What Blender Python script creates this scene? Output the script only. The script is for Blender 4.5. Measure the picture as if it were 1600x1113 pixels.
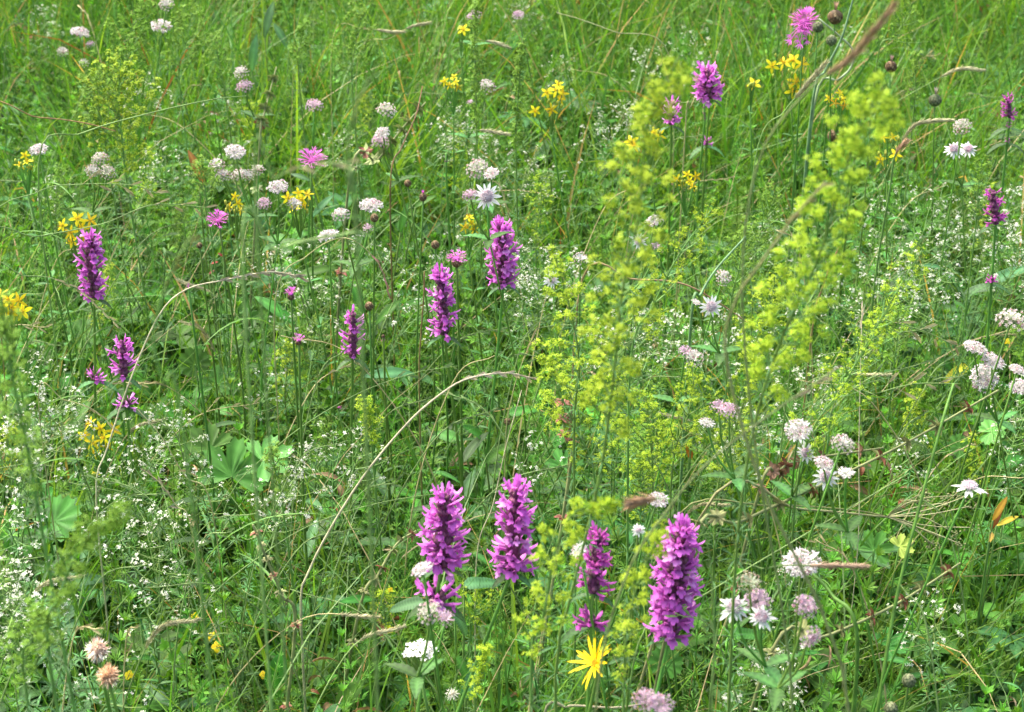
import bpy, math, random
import numpy as np
from mathutils import Matrix, Vector

random.seed(7)
rng = np.random.default_rng(11)
PI = math.pi
scene = bpy.context.scene
COL = scene.collection
for o in list(bpy.data.objects):
    bpy.data.objects.remove(o)

# ------------------------------------------------------------------ camera, sky, sun, exposure
CAM_H, PITCH, HFOV = 1.30, math.radians(27.0), math.radians(30.0)
cam_d = bpy.data.cameras.new('camera')
cam = bpy.data.objects.new('camera', cam_d)
COL.objects.link(cam)
cam.location = (0, 0, CAM_H)
cam.rotation_euler = (PI / 2 - PITCH, 0, 0)
cam_d.sensor_width = 36
cam_d.angle = HFOV
cam_d.clip_start, cam_d.clip_end = 0.05, 400
cam_d.dof.use_dof = True
cam_d.dof.focus_distance = 1.9
cam_d.dof.aperture_fstop = 15.0
scene.camera = cam

SUN_EL, SUN_AZ = math.radians(58), math.radians(-50)     # azimuth measured from +Y towards +X
world = bpy.data.worlds.new("World")
scene.world = world
world.use_nodes = True
wn = world.node_tree
bg = wn.nodes['Background']
sky = wn.nodes.new('ShaderNodeTexSky')
sky.sky_type = 'NISHITA'
sky.sun_disc = False
sky.sun_elevation = SUN_EL
sky.sun_rotation = SUN_AZ
sky.dust_density = 6.0
sky.air_density = 1.0
sky.ozone_density = 1.0
wn.links.new(sky.outputs[0], bg.inputs[0])
bg.inputs[1].default_value = 0.13
sun_d = bpy.data.lights.new('sun', 'SUN')
sun_d.energy = 1.25
sun_d.angle = math.radians(24)
sun_d.color = (1.0, 0.96, 0.9)
sun = bpy.data.objects.new('sun', sun_d)
COL.objects.link(sun)
sdir = Vector((math.sin(SUN_AZ) * math.cos(SUN_EL), math.cos(SUN_AZ) * math.cos(SUN_EL), math.sin(SUN_EL)))
sun.rotation_euler = (-sdir).to_track_quat('-Z', 'Y').to_euler()
sun.location = (0, 0, 8)

vs = scene.view_settings
vs.view_transform = 'Standard'
vs.look = 'None'
vs.gamma = 1.0
vs.exposure = 2.03
vs.use_curve_mapping = False
scene.cycles.max_bounces = 6
scene.cycles.diffuse_bounces = 2
scene.cycles.glossy_bounces = 2
scene.cycles.transmission_bounces = 4

# ------------------------------------------------------------------ pixel rays of the photograph (1600 x 1113)
TX = math.tan(HFOV / 2)
CP, SP = math.cos(PITCH), math.sin(PITCH)


def ray(px, py):
    u = (px - 800) / 800 * TX
    v = -(py - 556.5) / 800 * TX
    return np.array([u, CP + v * SP, -SP + v * CP])     # camera forward = (0, cos, -sin), up = (0, sin, cos)


def at_z(px, py, z):
    r = ray(px, py)
    return np.array([0, 0, CAM_H]) + r * ((z - CAM_H) / r[2])


def at_y(px, py, y):
    r = ray(px, py)
    return np.array([0, 0, CAM_H]) + r * (y / r[1])


def mpp(p):                                             # metres per photo pixel at a world point
    d = p[1] * CP - (p[2] - CAM_H) * SP
    return d * TX / 800


def gz(x, y):
    return 0.018 * np.sin(2.3 * x + 1.1) * np.cos(1.7 * y) + 0.012 * np.sin(5.1 * x - 3.3 * y)


# ------------------------------------------------------------------ materials
def plant_mat(name, rough=0.5, trans=0.3, trans_tint=(1.25, 1.15, 0.5), var=0.12, spec=0.35, noise=60.0, noise_amt=0.35, hue=0.02):
    m = bpy.data.materials.new(name)
    m.use_nodes = True
    nt = m.node_tree
    nt.nodes.clear()
    N = nt.nodes.new
    L = nt.links.new
    out = N('ShaderNodeOutputMaterial')
    at = N('ShaderNodeAttribute')
    at.attribute_name = 'Col'
    oi = N('ShaderNodeObjectInfo')
    tc = N('ShaderNodeTexCoord')
    nz = N('ShaderNodeTexNoise')
    nz.inputs['Scale'].default_value = noise
    nz.inputs['Detail'].default_value = 2
    L(tc.outputs['Object'], nz.inputs['Vector'])
    mr = N('ShaderNodeMapRange')
    mr.inputs[1].default_value, mr.inputs[2].default_value = 0.3, 0.7
    mr.inputs[3].default_value, mr.inputs[4].default_value = 1 - noise_amt, 1 + noise_amt
    L(nz.outputs[0], mr.inputs[0])
    mv = N('ShaderNodeMapRange')
    mv.inputs[3].default_value, mv.inputs[4].default_value = 1 - var, 1 + var
    L(oi.outputs['Random'], mv.inputs[0])
    mul = N('ShaderNodeMath')
    mul.operation = 'MULTIPLY'
    L(mr.outputs[0], mul.inputs[0])
    L(mv.outputs[0], mul.inputs[1])
    mh = N('ShaderNodeMapRange')
    mh.inputs[3].default_value, mh.inputs[4].default_value = 0.5 - hue, 0.5 + hue
    L(oi.outputs['Random'], mh.inputs[0])
    hs = N('ShaderNodeHueSaturation')
    L(mh.outputs[0], hs.inputs['Hue'])
    L(mul.outputs[0], hs.inputs['Value'])
    L(at.outputs['Color'], hs.inputs['Color'])
    pb = N('ShaderNodeBsdfPrincipled')
    pb.inputs['Roughness'].default_value = rough
    pb.inputs['Specular IOR Level'].default_value = spec
    L(hs.outputs[0], pb.inputs['Base Color'])
    if trans > 0:
        tr = N('ShaderNodeBsdfTranslucent')
        mx = N('ShaderNodeMix')
        mx.data_type = 'RGBA'
        mx.blend_type = 'MULTIPLY'
        mx.inputs[0].default_value = 1
        mx.inputs[7].default_value = (*trans_tint, 1)
        L(hs.outputs[0], mx.inputs[6])
        L(mx.outputs[2], tr.inputs[0])
        ms = N('ShaderNodeMixShader')
        ms.inputs[0].default_value = trans
        L(pb.outputs[0], ms.inputs[1])
        L(tr.outputs[0], ms.inputs[2])
        L(ms.outputs[0], out.inputs[0])
    else:
        L(pb.outputs[0], out.inputs[0])
    return m


M_LEAF = plant_mat('leaf_green', 0.55, 0.36, (1.2, 1.15, 0.4), 0.3, 0.24, 45, 0.28, 0.02)
M_GRASS = plant_mat('grass_green', 0.5, 0.36, (1.2, 1.15, 0.4), 0.1, 0.26, 14, 0.2, 0.0)
M_STEM = plant_mat('stem_green', 0.5, 0.1, (1.2, 1.1, 0.5), 0.12, 0.35, 40, 0.25)
M_STRAW = plant_mat('dry_straw', 0.6, 0.15, (1.2, 1.1, 0.8), 0.1, 0.3, 90, 0.3, 0.0)
M_PETAL = plant_mat('petal', 0.6, 0.35, (1.1, 1.0, 1.05), 0.08, 0.2, 300, 0.15, 0.004)
M_CALYX = plant_mat('calyx', 0.7, 0.0, (1, 1, 1), 0.15, 0.2, 400, 0.4, 0.01)


def soil_mat():
    m = bpy.data.materials.new('soil')
    m.use_nodes = True
    nt = m.node_tree
    pb = nt.nodes['Principled BSDF']
    tc = nt.nodes.new('ShaderNodeTexCoord')
    nz = nt.nodes.new('ShaderNodeTexNoise')
    nz.inputs['Scale'].default_value = 9
    nz.inputs['Detail'].default_value = 8
    cr = nt.nodes.new('ShaderNodeValToRGB')
    e = cr.color_ramp.elements
    e[0].position, e[0].color = 0.35, (0.016, 0.022, 0.008, 1)
    e[1].position, e[1].color = 0.62, (0.035, 0.055, 0.014, 1)
    x = e.new(0.75)
    x.color = (0.06, 0.05, 0.025, 1)
    nt.links.new(tc.outputs['Object'], nz.inputs['Vector'])
    nt.links.new(nz.outputs[0], cr.inputs[0])
    nt.links.new(cr.outputs[0], pb.inputs['Base Color'])
    pb.inputs['Roughness'].default_value = 0.95
    bp = nt.nodes.new('ShaderNodeBump')
    bp.inputs['Distance'].default_value = 0.02
    nt.links.new(nz.outputs[0], bp.inputs['Height'])
    nt.links.new(bp.outputs[0], pb.inputs['Normal'])
    return m


M_SOIL = soil_mat()


# ------------------------------------------------------------------ mesh helpers
def nrm(v):
    v = np.asarray(v, float)
    n = np.linalg.norm(v, axis=-1, keepdims=True)
    return v / np.maximum(n, 1e-9)


def frame(y_dir, up=(0, 0, 1)):
    """columns X (width), Y (length), Z (normal)"""
    y = nrm(y_dir)
    up = np.asarray(up, float)
    x = np.cross(y, up)
    if np.linalg.norm(x) < 1e-4:
        x = np.cross(y, (1, 0.01, 0))
    x = nrm(x)
    z = np.cross(x, y)
    return np.stack([x, y, z], axis=1)


def zframe(z_dir, spin=0.0):
    z = nrm(z_dir)
    a = np.array([1, 0, 0]) if abs(z[0]) < 0.8 else np.array([0, 1, 0])
    x = nrm(np.cross(a, z))
    y = np.cross(z, x)
    c, s = math.cos(spin), math.sin(spin)
    return np.stack([c * x + s * y, -s * x + c * y, z], axis=1)


class MB:
    def __init__(s):
        s.V, s.F3, s.F4, s.C, s.n = [], [], [], [], 0

    def add(s, V, F, C, R=None, t=None, sc=1.0):
        V = np.asarray(V, float)
        if len(V) == 0:
            return s
        V = V * sc
        if R is not None:
            V = V @ np.asarray(R).T
        if t is not None:
            V = V + np.asarray(t)
        C = np.asarray(C, float)
        if C.ndim == 1:
            C = np.tile(C, (len(V), 1))
        for f in (F if isinstance(F, (list, tuple)) else [F]):
            f = np.asarray(f, np.int64)
            if f.size == 0:
                continue
            (s.F3 if f.shape[1] == 3 else s.F4).append(f + s.n)
        s.V.append(V)
        s.C.append(C)
        s.n += len(V)
        return s

    def arrays(s):
        V = np.concatenate(s.V)
        C = np.concatenate(s.C)
        F = []
        if s.F3: F.append(np.concatenate(s.F3))
        if s.F4: F.append(np.concatenate(s.F4))
        return V, F, C

    def mesh(s, name, mat, origin=(0, 0, 0)):
        V, F, C = s.arrays()
        V = V - np.asarray(origin)
        me = bpy.data.meshes.new(name)
        nl = sum(f.size for f in F)
        nf = sum(len(f) for f in F)
        me.vertices.add(len(V))
        me.vertices.foreach_set('co', V.astype(np.float32).ravel())
        me.loops.add(nl)
        me.loops.foreach_set('vertex_index', np.concatenate([f.ravel() for f in F]).astype(np.int32))
        me.polygons.add(nf)
        tot = np.concatenate([np.full(len(f), f.shape[1]) for f in F])
        st = np.concatenate([[0], np.cumsum(tot)[:-1]])
        me.polygons.foreach_set('loop_start', st.astype(np.int32))
        me.polygons.foreach_set('loop_total', tot.astype(np.int32))
        me.polygons.foreach_set('use_smooth', np.ones(nf, bool))
        ca = me.color_attributes.new('Col', 'FLOAT_COLOR', 'POINT')
        ca.data.foreach_set('color', np.concatenate([np.clip(C, 0, 1), np.ones((len(C), 1))], 1).astype(np.float32).ravel())
        me.materials.append(mat)
        me.update()
        me.validate()
        return me


def tube(pts, rad, sides=5, col=(0.1, 0.2, 0.04), cap=True):
    P = np.asarray(pts, float)
    k = len(P)
    rad = np.broadcast_to(np.asarray(rad, float), (k,))
    T = nrm(np.gradient(P, axis=0))
    ref = np.array([0.31, 0.2, 0.93]) if abs(nrm(P[-1] - P[0])[2]) < 0.8 else np.array([1.0, 0.1, 0.0])
    X = nrm(np.cross(T, ref))
    Y = np.cross(T, X)
    a = np.arange(sides) * 2 * PI / sides
    V = P[:, None] + rad[:, None, None] * (np.cos(a)[None, :, None] * X[:, None] + np.sin(a)[None, :, None] * Y[:, None])
    V = V.reshape(-1, 3)
    i = np.arange(k - 1)[:, None] * sides
    j = np.arange(sides)[None]
    j2 = (j + 1) % sides
    F = [np.stack([i + j, i + j2, i + sides + j2, i + sides + j], -1).reshape(-1, 4)]
    col = np.asarray(col, float)
    C = np.tile(col, (len(V), 1)) if col.ndim == 1 else np.repeat(col, sides, axis=0)
    if cap:
        V = np.vstack([V, P[-1] + T[-1] * rad[-1] * 0.8])
        C = np.vstack([C, C[-1]])
        e = (k - 1) * sides
        F.append(np.stack([e + np.arange(sides), e + (np.arange(sides) + 1) % sides, np.full(sides, k * sides)], -1))
    return V, F, C


def spline(ctrl, n=14):
    """Catmull-Rom through control points"""
    P = np.asarray(ctrl, float)
    P = np.vstack([2 * P[0] - P[1], P, 2 * P[-1] - P[-2]])
    seg = len(P) - 3
    ts = np.linspace(0, seg - 1e-6, n)
    i = ts.astype(int)
    t = (ts - i)[:, None]
    a, b, c, d = P[i], P[i + 1], P[i + 2], P[i + 3]
    return 0.5 * ((2 * b) + (-a + c) * t + (2 * a - 5 * b + 4 * c - d) * t ** 2 + (-a + 3 * b - 3 * c + d) * t ** 3)


def ribbons(base, az, pitch, length, width, bend, S=4, col=None, twist=None, tipcol=None, power=1.4):
    """N curved blades, one pointed tip each, vectorised"""
    N = len(base)
    t = np.linspace(0, 1, S + 1)
    ang = pitch[:, None] - bend[:, None] * t[None] ** power
    step = (length / S)[:, None]
    hx = np.concatenate([np.zeros((N, 1)), np.cumsum(np.cos((ang[:, 1:] + ang[:, :-1]) / 2) * step, 1)], 1)
    hz = np.concatenate([np.zeros((N, 1)), np.cumsum(np.sin((ang[:, 1:] + ang[:, :-1]) / 2) * step, 1)], 1)
    ca, sa = np.cos(az), np.sin(az)
    P = np.stack([base[:, 0, None] + ca[:, None] * hx, base[:, 1, None] + sa[:, None] * hx, base[:, 2, None] + hz], -1)
    if twist is None: twist = np.zeros(N)
    tw = twist[:, None] * t[None] + rng.uniform(-0.6, 0.6, N)[:, None]
    side = np.stack([-sa, ca, np.zeros(N)], -1)[:, None]
    nor = np.stack([-np.sin(ang) * ca[:, None], -np.sin(ang) * sa[:, None], np.cos(ang)], -1)
    sd = side * np.cos(tw)[..., None] + nor * np.sin(tw)[..., None]
    w = width[:, None] * (np.minimum(1, 0.55 + 1.2 * t) * np.clip(1 - t ** 2.6, 0, 1))[None]
    Lf = P - sd * w[..., None] / 2
    Rt = P + sd * w[..., None] / 2
    V = np.concatenate([np.stack([Lf[:, :S], Rt[:, :S]], 2).reshape(N, 2 * S, 3), P[:, S:S + 1]], 1)
    nv = 2 * S + 1
    b = np.arange(N)[:, None] * nv
    F4 = []
    for k in range(S - 1):
        F4.append(b + np.array([2 * k, 2 * k + 1, 2 * k + 3, 2 * k + 2]))
    F = [np.concatenate(F4), (b + np.array([2 * S - 2, 2 * S - 1, 2 * S]))]
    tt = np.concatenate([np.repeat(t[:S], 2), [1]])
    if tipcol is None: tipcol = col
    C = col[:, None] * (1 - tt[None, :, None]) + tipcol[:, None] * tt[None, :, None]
    return V.reshape(-1, 3), F, C.reshape(-1, 3)


def leaf_mesh(L, W, n=7, serr=0.0, fold=0.25, droop=0.3, col=(0.06, 0.15, 0.03), mid=None, prof='ell', curl=0.0):
    """leaf along +Y, normal +Z; five vertices across each row: edge, half, rib, half, edge"""
    col = np.asarray(col, float)
    mid = col * 1.5 if mid is None else np.asarray(mid, float)
    rows = n if serr == 0 else 2 * n
    V, C = [], []
    for i in range(rows + 1):
        t = i / rows
        if prof == 'ell': w = math.sin(PI * min(1, t * 0.96 + 0.03)) ** 0.75
        elif prof == 'lance': w = (math.sin(PI * t ** 0.7) if t > 0 else 0) ** 0.9 + 0.04
        elif prof == 'obl': w = min(1, t * 5 + 0.35) * math.sqrt(max(0, 1 - t ** 5)) * (1 - 0.25 * t)
        else: w = math.sin(PI * t ** 1.5) ** 0.8 + 0.03
        w = max(w, 0.02) * W / 2
        if serr and i % 2: w *= 1 + serr
        y = L * (math.sin(droop * t) / droop if droop else t)
        z = -L * ((1 - math.cos(droop * t)) / droop if droop else 0)
        ww = 0.35 * (i % 2) * serr * W * 0.2
        for q in (-1, -0.5, 0, 0.5, 1):
            V.append((q * w, y, z + abs(q) * w * fold + ww - curl * q * q * w + (0.06 * W if abs(q) == 0.5 else 0)))
            k = 1.0 if q == 0 else 0
            C.append(mid * k + col * (1 - k) * (1.0 if abs(q) == 0.5 else 0.88) * ((1.22 if i % 2 else 0.85) if serr else 1))
    F = []
    for i in range(rows):
        for j in range(4):
            a = i * 5 + j
            F.append((a, a + 1, a + 6, a + 5))
    return np.array(V), [np.array(F)], np.array(C)


def lobed_leaf(R, lobes=7, span=2.6, depth=0.45, teeth=3, col=(0.06, 0.15, 0.03), cup=0.12, seed=0):
    r0 = random.Random(seed)
    per = teeth * 2
    n = lobes * per
    V, C = [(0, 0, 0)], [np.asarray(col) * 1.35]
    rings = (0.3, 0.62, 1.0)
    for q in rings:
        for i in range(n + 1):
            u = i / per                            # in lobes
            th = (u / lobes - 0.5) * 2 * span
            c = abs(math.sin(PI * u))              # 1 at the lobe's middle
            env = (1 - depth) + depth * c ** 0.6
            if q == 1.0: env *= 1 + (0.09 if i % 2 else -0.03)
            env = env if q > 0.5 else env * 0.4 + 0.6
            r = R * q * env * (0.72 + 0.28 * math.cos(th * 0.55)) 
            z = R * (cup * q * q + 0.07 * q * (1 - c) + (0.02 if i % 2 else -0.012) * q) - R * 0.18 * max(0, q - 0.6)
            V.append((r * math.sin(th), r * math.cos(th), z + r0.uniform(-1, 1) * R * 0.025))
            b = (1.4 if c > 0.95 else 0.9) * (1.12 if i % 2 else 0.9)
            C.append(np.asarray(col) * b)
    F3, F4 = [], []
    for i in range(n):
        F3.append((0, 1 + i + 1, 1 + i))
        for k in range(len(rings) - 1):
            a = 1 + k * (n + 1) + i
            F4.append((a, a + 1, a + n + 2, a + n + 1))
    return np.array(V), [np.array(F3), np.array(F4)], np.array(C)


def stars(P, D, size, petals=4, col=(0.8, 0.8, 0.75), cup=0.25, pw=0.32, ccol=None, jit=0.12):
    """many tiny flowers: P centres, D facing directions, size radius array"""
    N = len(P)
    D = nrm(D)
    a = np.where(np.abs(D[:, :1]) < 0.8, np.array([[1.0, 0, 0]]), np.array([[0, 1.0, 0]]))
    X = nrm(np.cross(a, D))
    Y = np.cross(D, X)
    sp = rng.uniform(0, 2 * PI, N)
    X, Y = (np.cos(sp)[:, None] * X + np.sin(sp)[:, None] * Y), (-np.sin(sp)[:, None] * X + np.cos(sp)[:, None] * Y)
    size = np.broadcast_to(size, (N,))[:, None]
    V = [P]
    for k in range(petals):
        th = 2 * PI * k / petals
        for dth, rr, cc in ((-pw, 0.6, 0.6), (0, 1.0, 1.0), (pw, 0.6, 0.6)):
            V.append(P + size * (rr * (math.cos(th + dth) * X + math.sin(th + dth) * Y) + cup * cc * D))
    V = np.stack(V, 1)
    nv = 1 + 3 * petals
    b = np.arange(N)[:, None] * nv
    F = [np.concatenate([b + np.array([0, 1 + 3 * k, 2 + 3 * k, 3 + 3 * k]) for k in range(petals)])]
    col = np.asarray(col, float)
    if col.ndim == 1: col = np.tile(col, (N, 1))
    col = col * rng.uniform(1 - jit, 1 + jit, (N, 1))
    C = np.repeat(col[:, None], nv, 1)
    if ccol is not None: C[:, 0] = ccol
    return V.reshape(-1, 3), F, C.reshape(-1, 3)


OCT_V = np.array([(1, 0, 0), (-1, 0, 0), (0, 1, 0), (0, -1, 0), (0, 0, 1), (0, 0, -1)], float)
OCT_F = np.array([(0, 2, 4), (2, 1, 4), (1, 3, 4), (3, 0, 4), (2, 0, 5), (1, 2, 5), (3, 1, 5), (0, 3, 5)])


def beads(P, size, col, stretch=None):
    N = len(P)
    size = np.broadcast_to(size, (N,))
    V = OCT_V[None] * size[:, None, None]
    if stretch is not None: V = V * np.asarray(stretch)
    V = V + P[:, None]
    col = np.asarray(col, float)
    if col.ndim == 1: col = np.tile(col, (N, 1))
    col = col * rng.uniform(0.8, 1.15, (N, 1))
    return V.reshape(-1, 3), [(np.arange(N)[:, None, None] * 6 + OCT_F[None]).reshape(-1, 3)], np.repeat(col, 6, 0)


def ball(nu=10, nv=7, bump=0.0, col=(0.2, 0.2, 0.2), col2=None, squash=(1, 1, 1)):
    V, C = [], []
    col = np.asarray(col, float)
    col2 = col if col2 is None else np.asarray(col2, float)
    for i in range(nv + 1):
        ph = PI * i / nv
        for j in range(nu):
            th = 2 * PI * (j + 0.5 * (i % 2)) / nu
            r = 1 + bump * random.uniform(-1, 1)
            V.append((r * math.sin(ph) * math.cos(th), r * math.sin(ph) * math.sin(th), r * math.cos(ph)))
            C.append(col if (i + j) % 2 else col2)
    F = []
    for i in range(nv):
        for j in range(nu):
            F.append((i * nu + j, (i + 1) * nu + j, (i + 1) * nu + (j + 1) % nu, i * nu + (j + 1) % nu))
    return np.array(V) * np.array(squash), [np.array(F)], np.array(C)


# ------------------------------------------------------------------ objects, labels
LAND = {}          # landmarks for labels: name -> photo pixel
USED = set()


def uniq(label):
    USED.add(label)
    return label


DIRS = [('right of', 0), ('above and right of', 45), ('above', 90), ('above and left of', 135), ('left of', 180),
        ('below and left of', 225), ('below', 270), ('below and right of', 315)]


def where(px, py, fmt, skip=()):
    """a label that places a look-alike by its nearest landmark"""
    c = sorted(((math.hypot(px - x, py - y), k) for k, (x, y) in LAND.items() if k not in skip))
    for word in ('', 'smaller ', 'second ', 'slender '):
        for d, k in c[:9]:
            x, y = LAND[k]
            a = math.degrees(math.atan2(y - py, px - x)) % 360
            if d < 22: dd = 'close against'
            else: dd = min(DIRS, key=lambda q: min(abs(a - q[1]), 360 - abs(a - q[1])))[0]
            lab = fmt.format(word) + ' ' + dd + ' the ' + k
            if lab not in USED and len(lab.split()) <= 16:
                return uniq(lab)
    return fmt.format('')


def thing(name, label, cat, loc, group=None):
    o = bpy.data.objects.new(name, None)
    COL.objects.link(o)
    o.empty_display_size = 0.02
    o.location = loc
    o['label'] = label
    o['category'] = cat
    if group: o['group'] = group
    return o


def part(name, mb, mat, parent, origin, stuff=False, label=None):
    me = mb.mesh(name, mat, origin) if isinstance(mb, MB) else mb
    o = bpy.data.objects.new(name, me)
    COL.objects.link(o)
    o.parent = parent
    if stuff: o['kind'] = 'stuff'
    if label: o['label'] = label
    return o


def piece(name, me, parent, origin, pos, R, sc=1.0):
    """an object that shares mesh data, placed by rotation matrix R"""
    o = bpy.data.objects.new(name, me)
    COL.objects.link(o)
    o.parent = parent
    M = Matrix(((np.asarray(R) * sc).tolist())).to_4x4()
    M.translation = Vector(np.asarray(pos) - np.asarray(origin))
    o.matrix_basis = M
    return o


def copy_tree(src, loc, rz, sc, label, group):
    c = src.copy()
    COL.objects.link(c)
    c.location = loc
    c.rotation_euler = (0, 0, rz)
    c.scale = (sc, sc, sc)
    c['label'] = label
    c['group'] = group

    def rec(a, b):
        for ch in a.children:
            d = ch.copy()
            COL.objects.link(d)
            d.parent = b
            rec(ch, d)
    rec(src, c)
    return c


# ------------------------------------------------------------------ ground
def build_ground():
    xs = np.concatenate([np.linspace(-80, -3, 20)[:-1], np.linspace(-3, 3, 61), np.linspace(3, 80, 20)[1:]])
    ys = np.concatenate([np.linspace(-80, 0, 16)[:-1], np.linspace(0, 7, 71), np.linspace(7, 120, 24)[1:]])
    X, Y = np.meshgrid(xs, ys)
    Z = gz(X, Y) + np.where((abs(X) < 3.2) & (Y > -0.2) & (Y < 7.2), rng.normal(0, 0.004, X.shape), 0)
    V = np.stack([X, Y, Z], -1).reshape(-1, 3)
    nx, ny = len(xs), len(ys)
    i = (np.arange(ny - 1)[:, None] * nx + np.arange(nx - 1)[None]).ravel()
    F = np.stack([i, i + 1, i + nx + 1, i + nx], -1)
    mb = MB().add(V, [F], (0.03, 0.03, 0.02))
    o = bpy.data.objects.new('ground', mb.mesh('ground', M_SOIL))
    COL.objects.link(o)
    o['kind'] = 'structure'
    o['label'] = 'dark soil under the meadow plants'


build_ground()


# ------------------------------------------------------------------ grass blades and leafy ground cover (stuff)
def half_w(y):
    return 0.30 * y + 0.12


def scatter(n, y0=1.0, y1=5.4, margin=0.0, clump=0, dens_pow=1.0):
    """points over the part of the meadow in view"""
    out = []
    tot = 0
    while tot < n:
        y = y0 + (y1 - y0) * rng.random(n) ** dens_pow
        x = rng.uniform(-1, 1, n) * (half_w(y1) + margin)
        k = np.abs(x) < half_w(y) + margin
        p = np.stack([x[k], y[k]], -1)
        if clump:
            f = np.sin(p[:, 0] * clump + 1.7) * np.sin(p[:, 1] * clump * 0.8 + 0.4) + 0.6 * np.sin(p[:, 0] * clump * 2.1 - p[:, 1] * clump * 1.7)
            p = p[rng.random(len(p)) < np.clip(0.55 + 0.45 * f, 0.06, 1)]
        out.append(p)
        tot += len(p)
    return np.concatenate(out)[:n]


GREENS = np.array([(0.075, 0.205, 0.022), (0.100, 0.245, 0.024), (0.055, 0.175, 0.026), (0.140, 0.275, 0.034), (0.065, 0.190, 0.036), (0.040, 0.135, 0.02)])


def grass():
    mb = MB()
    # tufts: blades spring from shared centres
    nt = 5200
    ctr = scatter(nt, clump=7)
    k = rng.integers(6, 17, nt)
    idx = np.repeat(np.arange(nt), k)
    N = len(idx)
    lean = rng.uniform(0, 2 * PI, nt)
    tall = rng.uniform(0.6, 1.2, nt) * np.where(ctr[:, 1] > 2.7, 1.3, 1.0)
    xy = ctr[idx] + rng.normal(0, 0.011, (N, 2))
    base = np.column_stack([xy, gz(xy[:, 0], xy[:, 1])])
    az = lean[idx] + rng.normal(0, 1.3, N)
    L = rng.uniform(0.13, 0.36, N) * tall[idx]
    wd = rng.uniform(0.0016, 0.0042, N) * rng.choice([1, 1, 1.5], N) * np.where(xy[:, 1] > 2.7, 1.1, 1.0)
    bend = rng.gamma(2.0, 0.42, N) * np.where(xy[:, 1] > 2.7, 0.7, 1.0)
    c = GREENS[rng.integers(0, 6, nt)][idx] * rng.uniform(0.75, 1.25, (N, 1))
    dry = rng.random(N) < 0.04
    c[dry] = np.array((0.38, 0.29, 0.12)) * rng.uniform(0.6, 1.1, (dry.sum(), 1))
    red = rng.random(N) < 0.005
    c[red] = (0.25, 0.09, 0.03)
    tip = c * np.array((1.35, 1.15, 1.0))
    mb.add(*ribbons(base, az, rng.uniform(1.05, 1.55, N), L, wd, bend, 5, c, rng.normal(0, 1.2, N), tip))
    # a second population: thin long wisps that lie across one another
    # broader soft blades
    M = 2600
    xy = scatter(M, clump=3.1)
    base = np.column_stack([xy, gz(xy[:, 0], xy[:, 1])])
    c = np.array((0.10, 0.245, 0.032)) * rng.uniform(0.7, 1.35, (M, 1))
    mb.add(*ribbons(base, rng.uniform(0, 6.28, M), rng.uniform(0.9, 1.5, M), rng.uniform(0.18, 0.36, M), rng.uniform(0.004, 0.0075, M),
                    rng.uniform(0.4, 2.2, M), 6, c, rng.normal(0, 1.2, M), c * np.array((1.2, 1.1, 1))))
    M = 5200
    xy = scatter(M)
    base = np.column_stack([xy, gz(xy[:, 0], xy[:, 1]) + rng.uniform(0.0, 0.12, M)])
    c = np.array((0.14, 0.24, 0.07)) * rng.uniform(0.7, 1.4, (M, 1))
    d = rng.random(M) < 0.22
    c[d] = np.array((0.42, 0.34, 0.17)) * rng.uniform(0.7, 1.1, (d.sum(), 1))
    mb.add(*ribbons(base, rng.normal(0.3, 1.2, M), rng.uniform(0.5, 1.4, M), rng.uniform(0.2, 0.5, M), rng.uniform(0.0009, 0.002, M),
                    rng.uniform(0.3, 1.6, M), 6, c, rng.normal(0, 1, M)))
    o = bpy.data.objects.new('grass', mb.mesh('grass', M_GRASS))
    COL.objects.link(o)
    o['kind'] = 'stuff'
    o['label'] = 'tangled green meadow grass blades'


grass()


# prototypes of foliage, each one small sprig; scattered by geometry nodes as uncountable cover
def sprig_whorled(L, n, lv, ll, lw, col, seed, sc=1.0):
    r = random.Random(seed)
    lean = r.uniform(0.05, 0.35)
    a0 = r.uniform(0, 6.28)
    P = spline([(0, 0, 0), (lean * L * 0.3 * math.cos(a0), lean * L * 0.3 * math.sin(a0), L * 0.5), (lean * L * math.cos(a0), lean * L * math.sin(a0), L)], n)
    mb = MB()
    mb.add(*tube(P, np.linspace(0.0009, 0.0005, n), 3, np.asarray(col) * 1.2))
    T = nrm(np.gradient(P, axis=0))
    base, dirs, ln = [], [], []
    for i in range(1, n):
        f = zframe(T[i], r.uniform(0, 3))
        el = 0.25 + 0.9 * (i / n) ** 3
        for k in range(lv):
            th = 2 * PI * k / lv + r.uniform(-0.15, 0.15)
            e = el + r.uniform(-0.15, 0.15)
            d = f @ np.array([math.cos(th) * math.cos(e), math.sin(th) * math.cos(e), math.sin(e)])
            l = ll * r.uniform(0.75, 1.1) * (0.65 + 0.6 * math.sin(PI * min(1, i / n + 0.15)))
            base.append(P[i]); dirs.append(d); ln.append(l)
    base, dirs, ln = np.array(base), np.array(dirs), np.array(ln)
    S = nrm(np.cross(dirs, [0, 0.02, 1]))
    N = len(base)
    w = lw / 2
    droop = np.array([0, 0, -1.0])
    V = np.stack([base, base + dirs * ln[:, None] * 0.55 - S * w, base + dirs * ln[:, None] * 0.55 + S * w,
                  base + dirs * ln[:, None] + droop * ln[:, None] * 0.12], 1)
    b = np.arange(N)[:, None] * 4
    F = [np.concatenate([b + np.array([0, 2, 1]), b + np.array([1, 2, 3])])]
    cc = np.asarray(col) * rng.uniform(0.8, 1.25, (N, 1))
    mb.add(V.reshape(-1, 3), F, np.repeat(cc, 4, 0))
    return mb


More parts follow.
